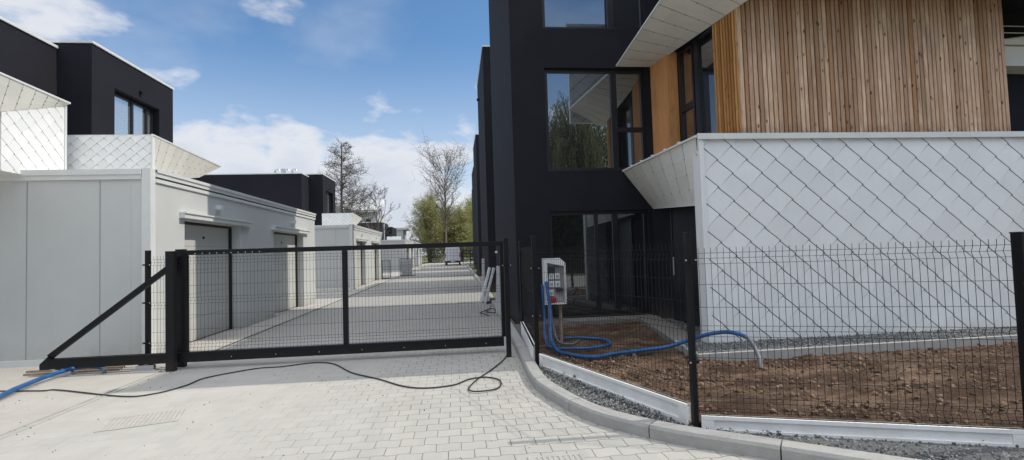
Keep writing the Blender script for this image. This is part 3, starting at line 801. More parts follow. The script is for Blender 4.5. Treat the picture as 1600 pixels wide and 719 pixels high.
# ------------------------------------------------------------------ gate
YG = 8.0
gate = thing('sliding_gate', (-1.6, YG, 0), 'long black cantilever sliding gate with diagonal tail across the alley', 'gate')
def beam(mb, p, q, w, d):
    """box between p and q in the XZ plane of the gate: w in-plane width, d depth along Y"""
    p, q = Vector(p), Vector(q); t = (q - p).normalized(); n = Vector((-t.z, 0, t.x)) * w / 2
    mb.prism([tuple(p - n + Vector((0, -d / 2, 0))), tuple(q - n + Vector((0, -d / 2, 0))), tuple(q + n + Vector((0, -d / 2, 0))), tuple(p + n + Vector((0, -d / 2, 0)))], (0, d, 0))
mb = MB(); mb.box(-5.80, .70, YG - .05, YG + .05, .095, .235)
mb.build('bottom_beam', 'steel', gate, bevel=.004)
mb = MB(); mb.box(-3.98, .74, YG - .03, YG + .03, 1.645, 1.715); mb.build('top_rail', 'steel', gate, bevel=.003)
for x in (-3.95, -1.68, .71):
    B(x - .035, x + .035, YG - .031, YG + .031, .236, 1.644).build('upright', 'steel', gate)
mb = MB(); beam(mb, (-5.76, YG, .26), (-3.98, YG, 1.62), .075, .055); mb.build('diagonal_brace', 'steel', gate)
mb = MB(); mb.prism([(-5.86, YG - .053, .09), (-5.74, YG - .053, .09), (-5.74, YG - .053, .285), (-5.86, YG - .053, .17)], (0, .106, 0)); mb.build('end_cap', 'steel', gate)
def mesh_panel(A, Bp, z0, z1, folds, hz, parent=None, name='mesh_panel', sp=.05, r=.0020, ext=.03, amp=.022):
    """welded wire panel from A to B with V folds"""
    A, Bp = Vector((*A, 0)), Vector((*Bp, 0)); Ld = (Bp - A).length; t = (Bp - A) / Ld; n = Vector((-t.y, t.x, 0))
    mb = MB(); zs = [(z0, 0)]
    for f in sorted(folds): zs += [(f - .045, 0), (f, amp), (f + .045, 0)]
    zs.append((z1 + ext, 0)); k = int(Ld / sp); s0 = (Ld - k * sp) / 2
    def wob(s): return 0
    for i in range(k + 1):
        p = A + t * (s0 + i * sp)
        mb.tube([p + n * o + Vector((0, 0, z)) for z, o in zs], r, 4, cap=False)
    hs = list(hz) + [z0 + .01]
    for f in folds: hs += [f - .045, f + .045]
    for z in hs: mb.tube([A + n * .004 + Vector((0, 0, z)), Bp + n * .004 + Vector((0, 0, z))], r * 1.15, 4, cap=False)
    for f in folds: mb.tube([A + n * (amp + .004) + Vector((0, 0, f)), Bp + n * (amp + .004) + Vector((0, 0, f))], r * 1.1, 4, cap=False)
    return mb.build(name, 'wire', parent)
for a, b in ((-3.915, -1.715), (-1.645, .675)):
    mesh_panel((a, YG), (b, YG), .24, 1.60, [.34, .98, 1.56], [.56, .77, 1.2, 1.38], gate, 'mesh_infill', sp=.05, ext=.03)
mb = MB()
for i in range(10): mb.tube([(-3.8 + i * .1, YG - .034, 1.665), (-3.8 + i * .1, YG - .031, 1.665)], .008, 6)
mb.tube([(.62, YG - .07, 1.55), (.62, YG - .03, 1.55)], .02, 8)
for i in range(7): mb.tube([(-3.3 + i * .62, YG - .054, .15), (-3.3 + i * .62, YG - .05, .15)], .007, 6)
mb.build('bolt', 'zinc', gate)

def post(x, y, h, w, lab, grp, d=None, clips=(), z0=-.05, cap=True, rz=0, fence=None):
    d = d or w; rot = Matrix.Rotation(rz, 3, 'Z')
    mb = MB(); mb.box(x - w / 2, x + w / 2, y - d / 2, y + d / 2, z0, h, rot=rot, piv=(x, y, 0))
    if fence is None:
        t = thing('gate_post', (x, y, 0), lab, 'post', grp); mb.build('shaft', 'steel', t, bevel=.003)
    else:
        t = mb.build('fence_post', 'steel', fence, bevel=.003)
        if lab: t['label'] = lab
    mb = MB(); mb.box(x - w / 2 - .003, x + w / 2 + .003, y - d / 2 - .003, y + d / 2 + .003, h, h + .008, rot=rot, piv=(x, y, 0)); mb.build('post_cap', 'frame', t)
    for z in clips:
        mb = MB(); mb.box(x - w / 2 - .035, x + w / 2 + .035, y - d / 2 - .016, y - d / 2 - .004, z - .012, z + .012, rot=rot, piv=(x, y, 0))
        c = mb.build('clamp', 'steel', t)
        mb = MB()
        for sx in (-1, 1):
            px, py = x + sx * (w / 2 + .022), y - d / 2 - .017
            q = rot @ Vector((px - x, py - y, 0)); mb.tube([(x + q.x, y + q.y, z), (x + q.x, y + q.y - .012, z)], .008, 6)
        mb.build('bolt', 'zinc', c)
    return t
GP = 'black posts that carry the sliding gate'
def reparent_fix(o): return o
post(-4.075, 7.86, 1.70, .115, 'thick black gate post in front of the rail, left one of the close pair', GP, d=.09)
post(-4.085, 8.15, 1.73, .12, 'thick black gate post behind the rail, right one of the close pair', GP, d=.09)
post(.735, 7.58, 1.74, .07, 'black gate stop post where the loose cable ends', GP, clips=(1.35,))
lf_ = thing('wire_fence', (-4.64, 8.32, 0), 'short black wire fence bay between pale garage corner and gate posts', 'fence')
post(-4.64, 8.32, 1.73, .06, None, None, clips=(1.52, .95, .35), fence=lf_)
mesh_panel((-4.60, 8.30), (-4.24, 8.26), .10, 1.62, [.3, .9, 1.55], [.5, .7, 1.1, 1.3], lf_)
fn = thing('wire_fence', (1.02, 6.70, 0), 'long black wire fence on white boards around the bare soil corner', 'fence')
post(1.17, 9.30, 1.72, .05, None, None, fence=fn)
post(1.02, 6.70, 1.74, .055, None, None, clips=(1.32, .7), fence=fn)
post(1.955, 4.17, 1.66, .042, None, None, clips=(1.43, .58), d=.06, fence=fn)
post(4.13, 3.34, 1.57, .075, None, None, clips=(1.2,), d=.08, fence=fn)
mesh_panel((1.17, 9.25), (1.02, 6.74), .30, 1.58, [.40, .92, 1.50], [.57, .75, 1.1, 1.3], fn)
mesh_panel((1.04, 6.66), (1.93, 4.20), .25, 1.55, [.36, .88, 1.48], [.54, .71, 1.08, 1.27], fn)
mesh_panel((1.98, 4.16), (4.10, 3.36), .16, 1.50, [.24, .83, 1.44], [.42, .61, 1.03, 1.22], fn)
mesh_panel((4.16, 3.33), (6.5, 2.55), .16, 1.50, [.24, .83, 1.44], [.42, .61, 1.03, 1.22], fn)
def plinth(A, Bp, z0, z1):
    A, Bp = Vector((*A, 0)), Vector((*Bp, 0)); t = (Bp - A).normalized(); n = Vector((t.y, -t.x, 0))
    if n.y > 0: n = -n
    P = lambda q, z, o: tuple(A + t * q + n * o + Vector((0, 0, z))); Ld = (Bp - A).length
    mb = MB(); w = .028
    mb.prism([P(0, z0, -w), P(Ld, z0, -w), P(Ld, z1, -w), P(0, z1, -w)], tuple(n * w))
    mb.prism([P(0, z1 - .03, -w - .004), P(Ld, z1 - .03, -w - .004), P(Ld, z1, -w - .004), P(0, z1, -w - .004)], tuple(n * (w + .022)))
    mb.prism([P(0, z0, -w + .002), P(.10, z0, -w + .002), P(.10, z1 - .031, -w + .002), P(0, z1 - .031, -w + .002)], tuple(n * (w + .014)))
    mb.prism([P(Ld - .10, z0, -w + .002), P(Ld, z0, -w + .002), P(Ld, z1 - .031, -w + .002), P(Ld - .10, z1 - .031, -w + .002)], tuple(n * (w + .014)))
    mb.prism([P(.10, z0, -w + .002), P(Ld - .10, z0, -w + .002), P(Ld - .10, z0 + .055, -w + .002), P(.10, z0 + .055, -w + .002)], tuple(n * (w + .014)))
    return mb.build('plinth_board', 'plinth', fn, bevel=.004)
plinth((1.15, 9.2), (1.0, 6.74), .04, .29)
plinth((1.05, 6.64), (1.915, 4.21), .02, .215)
plinth((1.99, 4.13), (4.09, 3.35), -.02, .14)
plinth((4.17, 3.31), (6.5, 2.55), -.02, .125)

# roller carriages under the gate tail
for x, y, lab in ((-5.62, 8.05, 'zinc gate roller carriage under the tail end of the gate'), (-4.52, 8.05, 'zinc gate roller carriage beside the guide posts')):
    t = thing('roller_carriage', (x, y, 0), lab, 'gate roller', 'roller carriages under the gate')
    B(x - .17, x + .17, y - .08, y + .08, 0, .02).build('base_plate', 'zinc', t)
    mb = MB(); mb.box(x - .12, x + .12, y - .035, y - .025, .02, .07); mb.box(x - .12, x + .12, y + .025, y + .035, .02, .07); mb.build('bracket', 'zinc', t)
    for s in (-1, 1): MB().tube([(x + s * .07, y - .022, .055), (x + s * .07, y + .022, .055)], .032, 12).build('roller', 'steel', t)
# battens lying beside
for (p, q, lab) in (((-6.28, 8.30), (-4.95, 8.28), 'longer raw timber batten lying behind the hose end'), ((-6.15, 8.08), (-4.9, 8.12), 'thin raw timber batten lying nearest the blue hose')):
    mb = MB(); strip(mb, p, q, .05, .0, .03); tag(mb.build('timber_batten', 'timber'), lab, 'batten', 'timber battens by the gate')

# ------------------------------------------------------------------ hoses and cable
def ribbed(name, pts, r, mat, lab, cat, endmat=None, endfrac=.0, loc=True, rib=.03):
    ps = arc(pts, 14); out = []; rs = []; d = 0; res = []
    for i in range(len(ps) - 1):
        a, b = ps[i], ps[i + 1]; n = max(1, int((b - a).length / (rib / 2)))
        for k in range(n): res.append(a.lerp(b, k / n))
    res.append(ps[-1])
    rs = [r * (1.06 if i % 2 else .94) for i in range(len(res))]
    t = thing(name, tuple(res[0]), lab, cat); ne = int(len(res) * (1 - endfrac))
    mb = MB(); mb.tube(res[:ne], rs[:ne], 10); mb.build('hose_tube', mat, t, smooth=True)
    if endfrac: mb = MB(); mb.tube(res[ne - 1:], [x * .92 for x in rs[ne - 1:]], 10); mb.build('hose_end', endmat, t, smooth=True)
    return t
ribbed('corrugated_hose', [(-5.7, 5.6, .04), (-5.3, 6.35, .05), (-5.42, 7.02, .06), (-5.50, 7.55, .07), (-5.45, 7.93, .09), (-5.25, 8.02, .10), (-5.05, 7.97, .07), (-4.97, 7.88, .04)], .028, 'hose', 'blue corrugated hose lying on the concrete at the left edge', 'hose', 'hose_grey', .06)
ribbed('corrugated_hose', [(1.42, 8.12, 1.05), (1.45, 8.0, .6), (1.40, 7.75, .25), (1.42, 7.35, .10), (1.55, 7.0, .10), (1.80, 6.78, .10), (2.10, 6.88, .11), (2.50, 6.95, .12), (2.90, 6.95, .15), (3.15, 6.85, .24), (3.35, 6.6, .36), (3.52, 6.38, .41), (3.63, 6.15, .36), (3.60, 5.9, .20), (3.54, 5.75, .07)], .027, 'hose', 'blue corrugated hose looping out of the soil past the tiled wall', 'hose', 'hose_grey', .12)
ribbed('corrugated_hose', [(1.36, 8.15, 1.0), (1.38, 8.15, .5), (1.34, 7.9, .2), (1.38, 7.6, .1), (1.62, 7.45, .1), (1.95, 7.42, .1), (2.28, 7.62, .1), (2.30, 8.05, .1), (2.0, 8.3, .1), (1.65, 8.35, .1)], .022, 'hose', 'blue corrugated hose curled on the shaded soil below the electric box', 'hose')
ribbed('corrugated_hose', [(1.50, 8.25, .68), (1.52, 8.2, .4), (1.56, 8.0, .12), (1.75, 7.9, .08), (1.9, 8.1, .08)], .018, 'hose_grey', 'thin grey conduit dropping from the electric box', 'conduit')
pts = [(-7.5, 7.9), (-6.3, 7.3), (-5.2, 7.02), (-4.94, 7.0), (-3.91, 6.49), (-3.58, 6.52), (-3.39, 6.85), (-3.32, 7.25), (-2.86, 7.66), (-2.5, 7.71), (-2.12, 7.86), (-1.8, 7.7), (-1.41, 7.05), (-1.0, 6.61), (-.66, 6.19), (-.38, 6.04), (-.07, 6.11), (.12, 6.34), (.32, 6.39), (.48, 6.2), (.43, 5.85), (.19, 5.72), (.10, 5.9), (.22, 6.32), (.41, 6.75), (.66, 7.45), (.80, 8.2), (.86, 8.9), (1.0, 9.6)]
mb = MB(); mb.tube(arc([(x, y, .012 + (.012 if 20 < i < 22 else 0)) for i, (x, y) in enumerate(pts)], 10), .0085, 6)
tag(mb.build('power_cable', 'cable', smooth=True), 'thin black cable snaking over the paving and looped near the gate post', 'cable')

# ------------------------------------------------------------------ electric box on timber legs
bx0, bx1, by, bz0, bz1 = 1.39, 1.745, 8.12, .68, 1.42
eb = thing('electric_box', (1.57, by, 0), 'white open fronted electric box with sockets on timber legs', 'electric box')
mb = MB()
mb.prism([(bx0, by + .16, bz0), (bx1, by + .16, bz0), (bx1, by + .16, bz1 - .08), (bx1 - .09, by + .16, bz1), (bx0, by + .16, bz1)], (0, .02, 0))
mb.box(bx0, bx0 + .055, by, by + .16, bz0, bz1 - .001); mb.box(bx1 - .02, bx1, by, by + .16, bz0, bz1 - .08)
mb.box(bx0 + .055, bx1 - .02, by, by + .16, bz0, bz0 + .02)
mb.prism([(bx0 + .055, by, bz1 - .07), (bx1 - .02, by, bz1 - .13), (bx1 - .001, by, bz1 - .08), (bx1 - .09, by, bz1), (bx0 + .055, by, bz1)], (0, .16, 0))
mb.build('casing', 'box_white', eb)
B(bx0 + .056, bx1 - .021, by + .10, by + .159, bz0 + .021, bz1 - .14).build('back_panel', 'box_in', eb)
for (sx, sz) in ((.09, .40), (.19, .40), (.09, .27), (.19, .27), (.08, .13)):
    s = B(bx0 + sx, bx0 + sx + .08, by + .06, by + .10, bz0 + sz, bz0 + sz + .10).build('socket', 'box_white', eb, bevel=.006)
    MB().tube([(bx0 + sx + .04, by + .061, bz0 + sz + .05), (bx0 + sx + .04, by + .052, bz0 + sz + .05)], .022, 10).build('socket_cover', 'box_in', s)
B(bx0 + .07, bx0 + .20, by + .04, by + .10, bz0 + .03, bz0 + .11).build('red_socket', 'red', eb, bevel=.01)
B(bx0 + .20, bx0 + .31, by + .05, by + .10, bz0 + .2, bz0 + .25).build('breaker', 'van_black', eb)
B(bx0 + .07, bx0 + .19, by + .05, by + .10, bz1 - .24, bz1 - .15).build('breaker', 'van_black', eb)
for x in (1.50, 1.68): B(x - .025, x + .025, by + .185, by + .23, 0, 1.2).build('leg', 'timber', eb)
B(1.40, 1.78, by + .231, by + .255, .35, .42).build('cross_rail', 'timber', eb)

# ------------------------------------------------------------------ drains
def drain(cx, cy, w, d, n, lab, mat='rust', rz=0):
    t = thing('drain_cover', (cx, cy, 0), lab, 'drain cover')
    t.rotation_euler.z = 0
    rot = Matrix.Rotation(rz, 3, 'Z'); pv = (cx, cy, 0)
    mb = MB()
    for (a, b, c, e) in ((cx - w / 2, cx + w / 2, cy - d / 2, cy - d / 2 + .03), (cx - w / 2, cx + w / 2, cy + d / 2 - .03, cy + d / 2), (cx - w / 2, cx - w / 2 + .03, cy - d / 2 + .03, cy + d / 2 - .03), (cx + w / 2 - .03, cx + w / 2, cy - d / 2 + .03, cy + d / 2 - .03)):
        mb.box(a, b, c, e, .001, .007, rot=rot, piv=pv)
    mb.build('rim', mat, t)
    mb = MB(); st = (w - .06) / n
    for i in range(n):
        a = cx - w / 2 + .03 + i * st; mb.box(a, a + st * .64, cy - d / 2 + .03, cy + d / 2 - .03, .001, .006 + .002 * rnd.random(), rot=rot, piv=pv)
    mb.build('grate_bars', mat, t)
    B(cx - w / 2 + .02, cx + w / 2 - .02, cy - d / 2 + .02, cy + d / 2 - .02, .0005, .0028, rot=rot, piv=pv).build('slot_bed', 'dusty', t)
drain(-3.12, 5.5, .66, .44, 15, 'sand filled rusty slotted drain cover on the left of the paving', rz=R(18))
drain(.70, 3.70, .42, .36, 9, 'drain cover cut off by the bottom edge', 'dusty')

# ------------------------------------------------------------------ leaning boards, profiles, stacked mesh
def board(x, y, w, h, th, lean, lab, rz=0):
    """board standing along Y leaning on the wall at +X"""
    mb = MB(); rot = Matrix.Rotation(rz, 3, 'Z') @ Matrix.Rotation(lean, 3, 'Y')
    mb.box(x, x + th, y, y + w, 0.01, h, rot=rot, piv=(x, y, 0)); mb.box(x + th, x + th + .012, y + .02, y + w - .02, .03, h - .02, mi=1, rot=rot, piv=(x, y, 0))
    return tag(mb.build('leaning_board', ['sheet', 'board_edge']), lab, 'board', 'boards leaning on the black wall')
board(.70, 15.8, .6, 1.12, .05, R(16), 'pale board leaning most steeply on the black wall, left of the group')
board(.80, 15.4, .6, 1.12, .05, R(16), 'second pale board leaning just behind the first one')
board(.95, 12.75, .10, 1.20, .26, R(2), 'white upright board nearest the gate, behind its right end')
board(1.02, 21.0, .12, 1.3, .10, R(1), 'thin pale board standing far along the black wall')
mb = MB()
cp = [(.75, 12.3), (.55, 12.6), (.62, 13.2), (.9, 13.4), (.95, 12.9), (.7, 12.7), (.8, 13.6), (.95, 14.2)]
mb.tube(arc([(x, y, .03 + .05 * (i % 2)) for i, (x, y) in enumerate(cp)], 8), .012, 5)
tag(mb.build('power_cable', 'cable'), 'tangle of dark cable at the foot of the leaning boards', 'cable')
tag(B(-4.99, -4.90, 13.1, 14.9, .01, .05).build('metal_profile', 'trim'), 'white metal profile lying on the ground by the garage doors', 'profile')
def stackpanel(x0, x1, y, h, lab):
    t = thing('spare_fence_panel', ((x0 + x1) / 2, y, 0), lab, 'fence panel', 'spare mesh panels standing by the garages')
    mb = MB(); mb.tube([(x0, y, .06), (x1, y, .06), (x1, y, h), (x0, y, h), (x0, y, .06)], .03, 5); mb.build('frame', 'steel', t)
    mb = MB(); k = int((x1 - x0) / .07)
    for i in range(k): mb.tube([(x0 + .07 * i, y, .08), (x0 + .07 * i, y, h)], .007, 4, cap=False)
    for j in range(7): mb.tube([(x0, y, .1 + j * h / 7), (x1, y, .1 + j * h / 7)], .007, 4, cap=False)
    mb.build('mesh', 'wire', t)
stackpanel(-4.72, -4.22, 33.5, 1.25, 'small framed mesh panel beside the corner of the second garage')
stackpanel(-4.0, -2.95, 37.2, 1.3, 'wider framed mesh panel standing in front of the third garage')
tag(B(-3.95, -3.2, 37.5, 37.56, .05, 1.25, rot=Matrix.Rotation(R(3), 3, 'X')).build('insulation_sheet', 'sheet'), 'pale sheet standing behind the wider spare mesh panel', 'sheet')

# ------------------------------------------------------------------ van (seen from behind)
vx, vy = -.45, 66.5
van = thing('delivery_van', (vx, vy, 0), 'white delivery van parked at the far end of the alley', 'van')
def ring(y, hw, z0, z1, tp): return [(vx - hw, y, z0), (vx + hw, y, z0), (vx + hw, y, z0 + (z1 - z0) * .55), (vx + hw - tp, y, z1 - .1), (vx + hw - tp - .15, y, z1), (vx - hw + tp + .15, y, z1), (vx - hw + tp, y, z1 - .1), (vx - hw, y, z0 + (z1 - z0) * .55)]
rs = [ring(vy, .98, .5, 2.40, .12), ring(vy + .08, 1.0, .42, 2.46, .12), ring(vy + 3.9, 1.0, .42, 2.46, .12), ring(vy + 4.6, 1.0, .42, 1.75, .2), ring(vy + 5.5, .95, .42, 1.15, .12)]
mb = MB(); n = 8
for r_ in rs: mb.v += r_
for i in range(4):
    for j in range(n): mb.f.append((i * n + j, i * n + (j + 1) % n, (i + 1) * n + (j + 1) % n, (i + 1) * n + j)); mb.mi.append(0)
mb.f.append(tuple(range(n))); mb.f.append(tuple(4 * n + k for k in range(n))[::-1]); mb.mi += [0, 0]
mb.build('body', 'van', van, bevel=.03)
for s in (-1, 1):
    d = B(*sorted((vx + s * .02, vx + s * .84)), vy - .02, vy - .002, .62, 2.25).build('rear_door', 'van', van)
    if s > 0: B(vx + .08, vx + .16, vy - .05, vy - .02, 1.15, 1.22).build('handle', 'van_black', d)
    B(*sorted((vx + s * .86, vx + s * .975)), vy - .03, vy + .05, 1.0, 1.55).build('tail_light', 'lampred', van)
    MB().box(vx + s * 1.0, vx + s * 1.22, vy + 3.9, vy + 4.0, 1.35, 1.7).build('wing_mirror', 'van_black', van)
    for yy in (.9, 4.5):
        w_ = MB().tube([(vx + s * .78, vy + yy, .35), (vx + s * .99, vy + yy, .35)], .35, 20).build('wheel', 'van_black', van)
        MB().tube([(vx + s * .985, vy + yy, .35), (vx + s * 1.0, vy + yy, .35)], .2, 14).build('rim', 'zinc', w_)
B(vx - .99, vx + .99, vy - .1, vy + .1, .32, .58).build('bumper', 'van_black', van, bevel=.02)
B(vx - .26, vx + .26, vy - .105, vy - .1, .42, .53).build('number_plate', 'trim', van)
# far swing barrier behind the van
mb = MB()
for z in (.5, .95, 1.4, 1.8): mb.box(.9, 4.2, 74, 74.05, z, z + .12)
for x in (.9, 2.0, 3.1, 4.15): mb.box(x, x + .1, 74, 74.08, 0, 2.0)
tag(mb.build('rail_fence', 'frame'), 'dark rail fence beyond the van beside the last building', 'fence')

# ------------------------------------------------------------------ trees
def bare_tree(name, x, y, H, lab, kind='spread', r0=.14, seed=1, mat='bark', twigmat='twig', leaves=0, leafmat_='leaf_haze', tw=.5, spread=1.0, trunk_frac=.3, lsize=.09, twigr=.012):
    rg = random.Random(seed); t = thing(name, (x, y, 0), lab, 'tree')
    trunk, tw_mb, lf = MB(), MB(), MB(); base = Vector((x, y, 0)); tips = []
    def wander(p, d, ln, r, n, curl, up):
        pts = [p]; rr = [r]
        for i in range(n):
            d = (d + Vector((rg.uniform(-1, 1), rg.uniform(-1, 1), rg.uniform(-1, 1))) * curl + Vector((0, 0, up))).normalized()
            p = p + d * ln / n; pts.append(p); rr.append(r * (1 - .75 * (i + 1) / n))
        return pts, rr, d
    def twigs(pts, ln, k):
        for _ in range(k):
            i = rg.randrange(max(1, len(pts) // 3), len(pts)); p = pts[i]
            d = Vector((rg.uniform(-1, 1), rg.uniform(-1, 1), rg.uniform(-.3, 1))).normalized()
            q, rr, _d = wander(p, d, ln * rg.uniform(.5, 1.2), twigr, 3, .35, .05)
            tw_mb.tube(q, [twigr, twigr * .8, twigr * .6, twigr * .4], 3, cap=False); tips.extend(q[1:])
    if kind == 'oval':
        pts, rr, _ = wander(base, Vector((0, 0, 1)), H * .97, r0, 14, .02, .05); trunk.tube(pts, [max(.02, v) for v in rr], 7)
        n = 62
        for i in range(n):
            f = .33 + .62 * i / n; z = f * (len(pts) - 1); k = int(z); p = pts[k].lerp(pts[min(k + 1, len(pts) - 1)], z - k)
            a = i * 2.4 + rg.uniform(-.4, .4); ln = H * .30 * math.sin(math.pi * min(1, .22 + .78 * (1 - (f - .33) / .67))) * rg.uniform(.8, 1.1) * spread + .4
            d = Vector((math.cos(a), math.sin(a), rg.uniform(.45, .85) + f * .6)).normalized()
            q, qr, d2 = wander(p, d, ln, .075 * (1.25 - f), 6, .09, .04); tw_mb.tube(q, qr, 4, cap=False)
            for _k in range(6):
                j = rg.randrange(1, 6); ax = Vector((rg.uniform(-1, 1), rg.uniform(-1, 1), rg.uniform(-1, 1))).normalized()
                d3 = (Matrix.Rotation(R(rg.uniform(18, 40)), 3, ax) @ d2).normalized()
                q2, r2, _d = wander(q[j], d3, ln * rg.uniform(.3, .5), .022, 4, .1, .05); tw_mb.tube(q2, r2, 3, cap=False)
                twigs(q2, ln * .24, 5)
    elif kind == 'cone':
        pts, rr, _ = wander(base, Vector((0, 0, 1)), H, r0, 14, .012, .05); trunk.tube(pts, [max(.02, v) for v in rr], 7)
        n = 190
        for i in range(n):
            f = .25 + .74 * i / n; z = f * (len(pts) - 1); k = int(z); p = pts[k].lerp(pts[min(k + 1, len(pts) - 1)], z - k)
            a = rg.uniform(0, 6.283); ln = H * .24 * (1 - ((f - .25) / .78)) ** .75 * rg.uniform(.55, 1.15) * spread + .3
            d = Vector((math.cos(a), math.sin(a), rg.uniform(.05, .45)))
            q, qr, _ = wander(p, d.normalized(), ln, .035 * (1.2 - f), 5, .14, .02); tw_mb.tube(q, qr, 4, cap=False)
            twigs(q, ln * tw, 15)
    else:
        hf = H * trunk_frac
        pts, rr, _ = wander(base, Vector((0, 0, 1)), hf, r0 * 1.5, 5, .03, .1); rr = [r0 * (1.25 - .3 * i / 5) for i in range(6)]; trunk.tube(pts, rr, 8)
        def grow(p, d, ln, r, lv):
            q, qr, d2 = wander(p, d, ln, r, 5, .10, .05)
            (trunk if lv < 2 else tw_mb).tube(q, [max(v, twigr * .8) for v in [r * (1 - .45 * i / 5) for i in range(6)]], 6 if lv < 2 else 4, cap=False)
            if lv >= 4: twigs(q, ln * tw, 4); return
            for k in range(rg.choice([2, 3, 3])):
                i = rg.choice([3, 4, 5, 5]); ax = Vector((rg.uniform(-1, 1), rg.uniform(-1, 1), rg.uniform(-.2, .2))).normalized()
                d3 = (Matrix.Rotation(R(rg.uniform(18, 42)) * spread, 3, ax) @ d2).normalized()
                grow(q[i], d3, ln * rg.uniform(.62, .82), r * .55, lv + 1)
        for k in range(4):
            a = 6.283 * k / 4 + rg.uniform(-.5, .5); sp_ = .25 if k == 0 else .55 * spread
            grow(pts[-1] - Vector((0, 0, rg.uniform(0, hf * .2))), Vector((math.cos(a) * sp_, math.sin(a) * sp_, 1)).normalized(), H * .27, r0 * .6, 0)
    if leaves:
        for _ in range(leaves):
            p = tips[rg.randrange(len(tips))] + Vector((rg.gauss(0, .18), rg.gauss(0, .18), rg.gauss(0, .18)))
            s_ = lsize * rg.uniform(.6, 1.4); u = Vector((rg.uniform(-1, 1), rg.uniform(-1, 1), rg.uniform(-1, 1))).normalized(); v = u.orthogonal().normalized()
            lf.face([p - u * s_, p + v * s_ * .5, p + u * s_, p - v * s_ * .5])
    trunk.build('trunk', mat, t, smooth=True); tw_mb.build('crown', twigmat, t)
    if leaves: lf.build('leaves', leafmat_, t)
    return t
bare_tree('larch_tree', -9.55, 45, 11.3, 'tall bare conical tree rising behind the black topped houses', 'cone', r0=.17, seed=4, spread=1.25, tw=.42, twigr=.013)
bare_tree('bare_tree', -7.6, 50, 9.3, 'bare tree of spreading forked limbs right of the conical tree', 'spread', r0=.15, seed=12, spread=1.35, trunk_frac=.22, mat='bark_warm', tw=.5, twigr=.014)
bare_tree('bare_tree', -1.6, 84, 16.6, 'tallest bare tree standing above the green trees behind the van', 'oval', r0=.2, seed=5, spread=1.15, trunk_frac=.40, mat='bark_warm', tw=.5, twigr=.018)
def green_tree(x, y, H, w, seed, lab, leaves=14000, dens=260, ls=.085):
    rg = random.Random(seed); t = thing('budding_tree', (x, y, 0), lab, 'tree'); tr, tw_, lf = MB(), MB(), MB()
    tips = []
    stems = []
    for k in range(7):
        a = rg.uniform(0, 6.283); q = Vector((x + math.cos(a) * w * rg.uniform(.05, .35), y + math.sin(a) * w * .3, H * rg.uniform(.6, .8)))
        p0 = Vector((x + rg.uniform(-.25, .25), y + rg.uniform(-.25, .25), 0)); m = p0.lerp(q, .45) + Vector((rg.gauss(0, .25), rg.gauss(0, .25), .4)); tr.tube([p0, m, q], [.14, .09, .04], 6, cap=False); stems.append((p0, m, q))
    for k in range(dens):
        p0, m, q = stems[rg.randrange(7)]; f = rg.uniform(.15, 1); st = p0.lerp(m, f * 2) if f < .5 else m.lerp(q, f * 2 - 1)
        a = rg.uniform(0, 6.283); rr = w * math.sqrt(rg.random()); zz = rg.uniform(-.9, 1)
        lim = math.sqrt(max(0, 1 - zz * zz)) if zz > 0 else 1 - .25 * abs(zz)
        e = Vector((x + math.cos(a) * rr * lim * rg.uniform(.8, 1.1), y + math.sin(a) * rr * lim, H * (.52 + .48 * zz * rg.uniform(.85, 1.0))))
        mid = st.lerp(e, .5) + Vector((rg.gauss(0, .2), rg.gauss(0, .2), rg.uniform(-.1, .5))); tw_.tube([st, mid, e], [.035, .02, .01], 4, cap=False)
        for j in range(16):
            p = mid.lerp(e, rg.uniform(-.2, 1.0)); d = Vector((rg.uniform(-1, 1), rg.uniform(-1, 1), rg.uniform(-.3, 1))).normalized() * rg.uniform(.4, 1.1)
            tw_.tube([p, p + d * .5 + Vector((0, 0, .05)), p + d], .012, 3, cap=False); tips += [p + d * .5, p + d]
    for _ in range(leaves):
        p = tips[rg.randrange(len(tips))] + Vector((rg.gauss(0, .12), rg.gauss(0, .12), rg.gauss(0, .12)))
        s_ = ls * rg.uniform(.6, 1.4); u = Vector((rg.uniform(-1, 1), rg.uniform(-1, 1), rg.uniform(-1, 1))).normalized(); v = u.orthogonal().normalized()
        lf.face([p - u * s_, p + v * s_ * .55, p + u * s_, p - v * s_ * .55])
    tr.build('trunk', 'bark_warm', t, smooth=True); tw_.build('crown', 'twig_green', t); lf.build('leaves', 'leaf_haze', t)
green_tree(-4.6, 92, 13.2, 4.6, 21, 'broad olive tree left of the van, just coming into leaf', 19000, 360)
green_tree(-1.7, 97, 11, 3.8, 22, 'lower olive tree behind the trunk of the tallest bare tree', 16000)
green_tree(1.0, 93, 10.6, 3.6, 23, 'olive tree above and right of the van roof', 16000)
green_tree(3.4, 98, 13.0, 3.8, 24, 'olive tree close against the farthest black building', 16000)
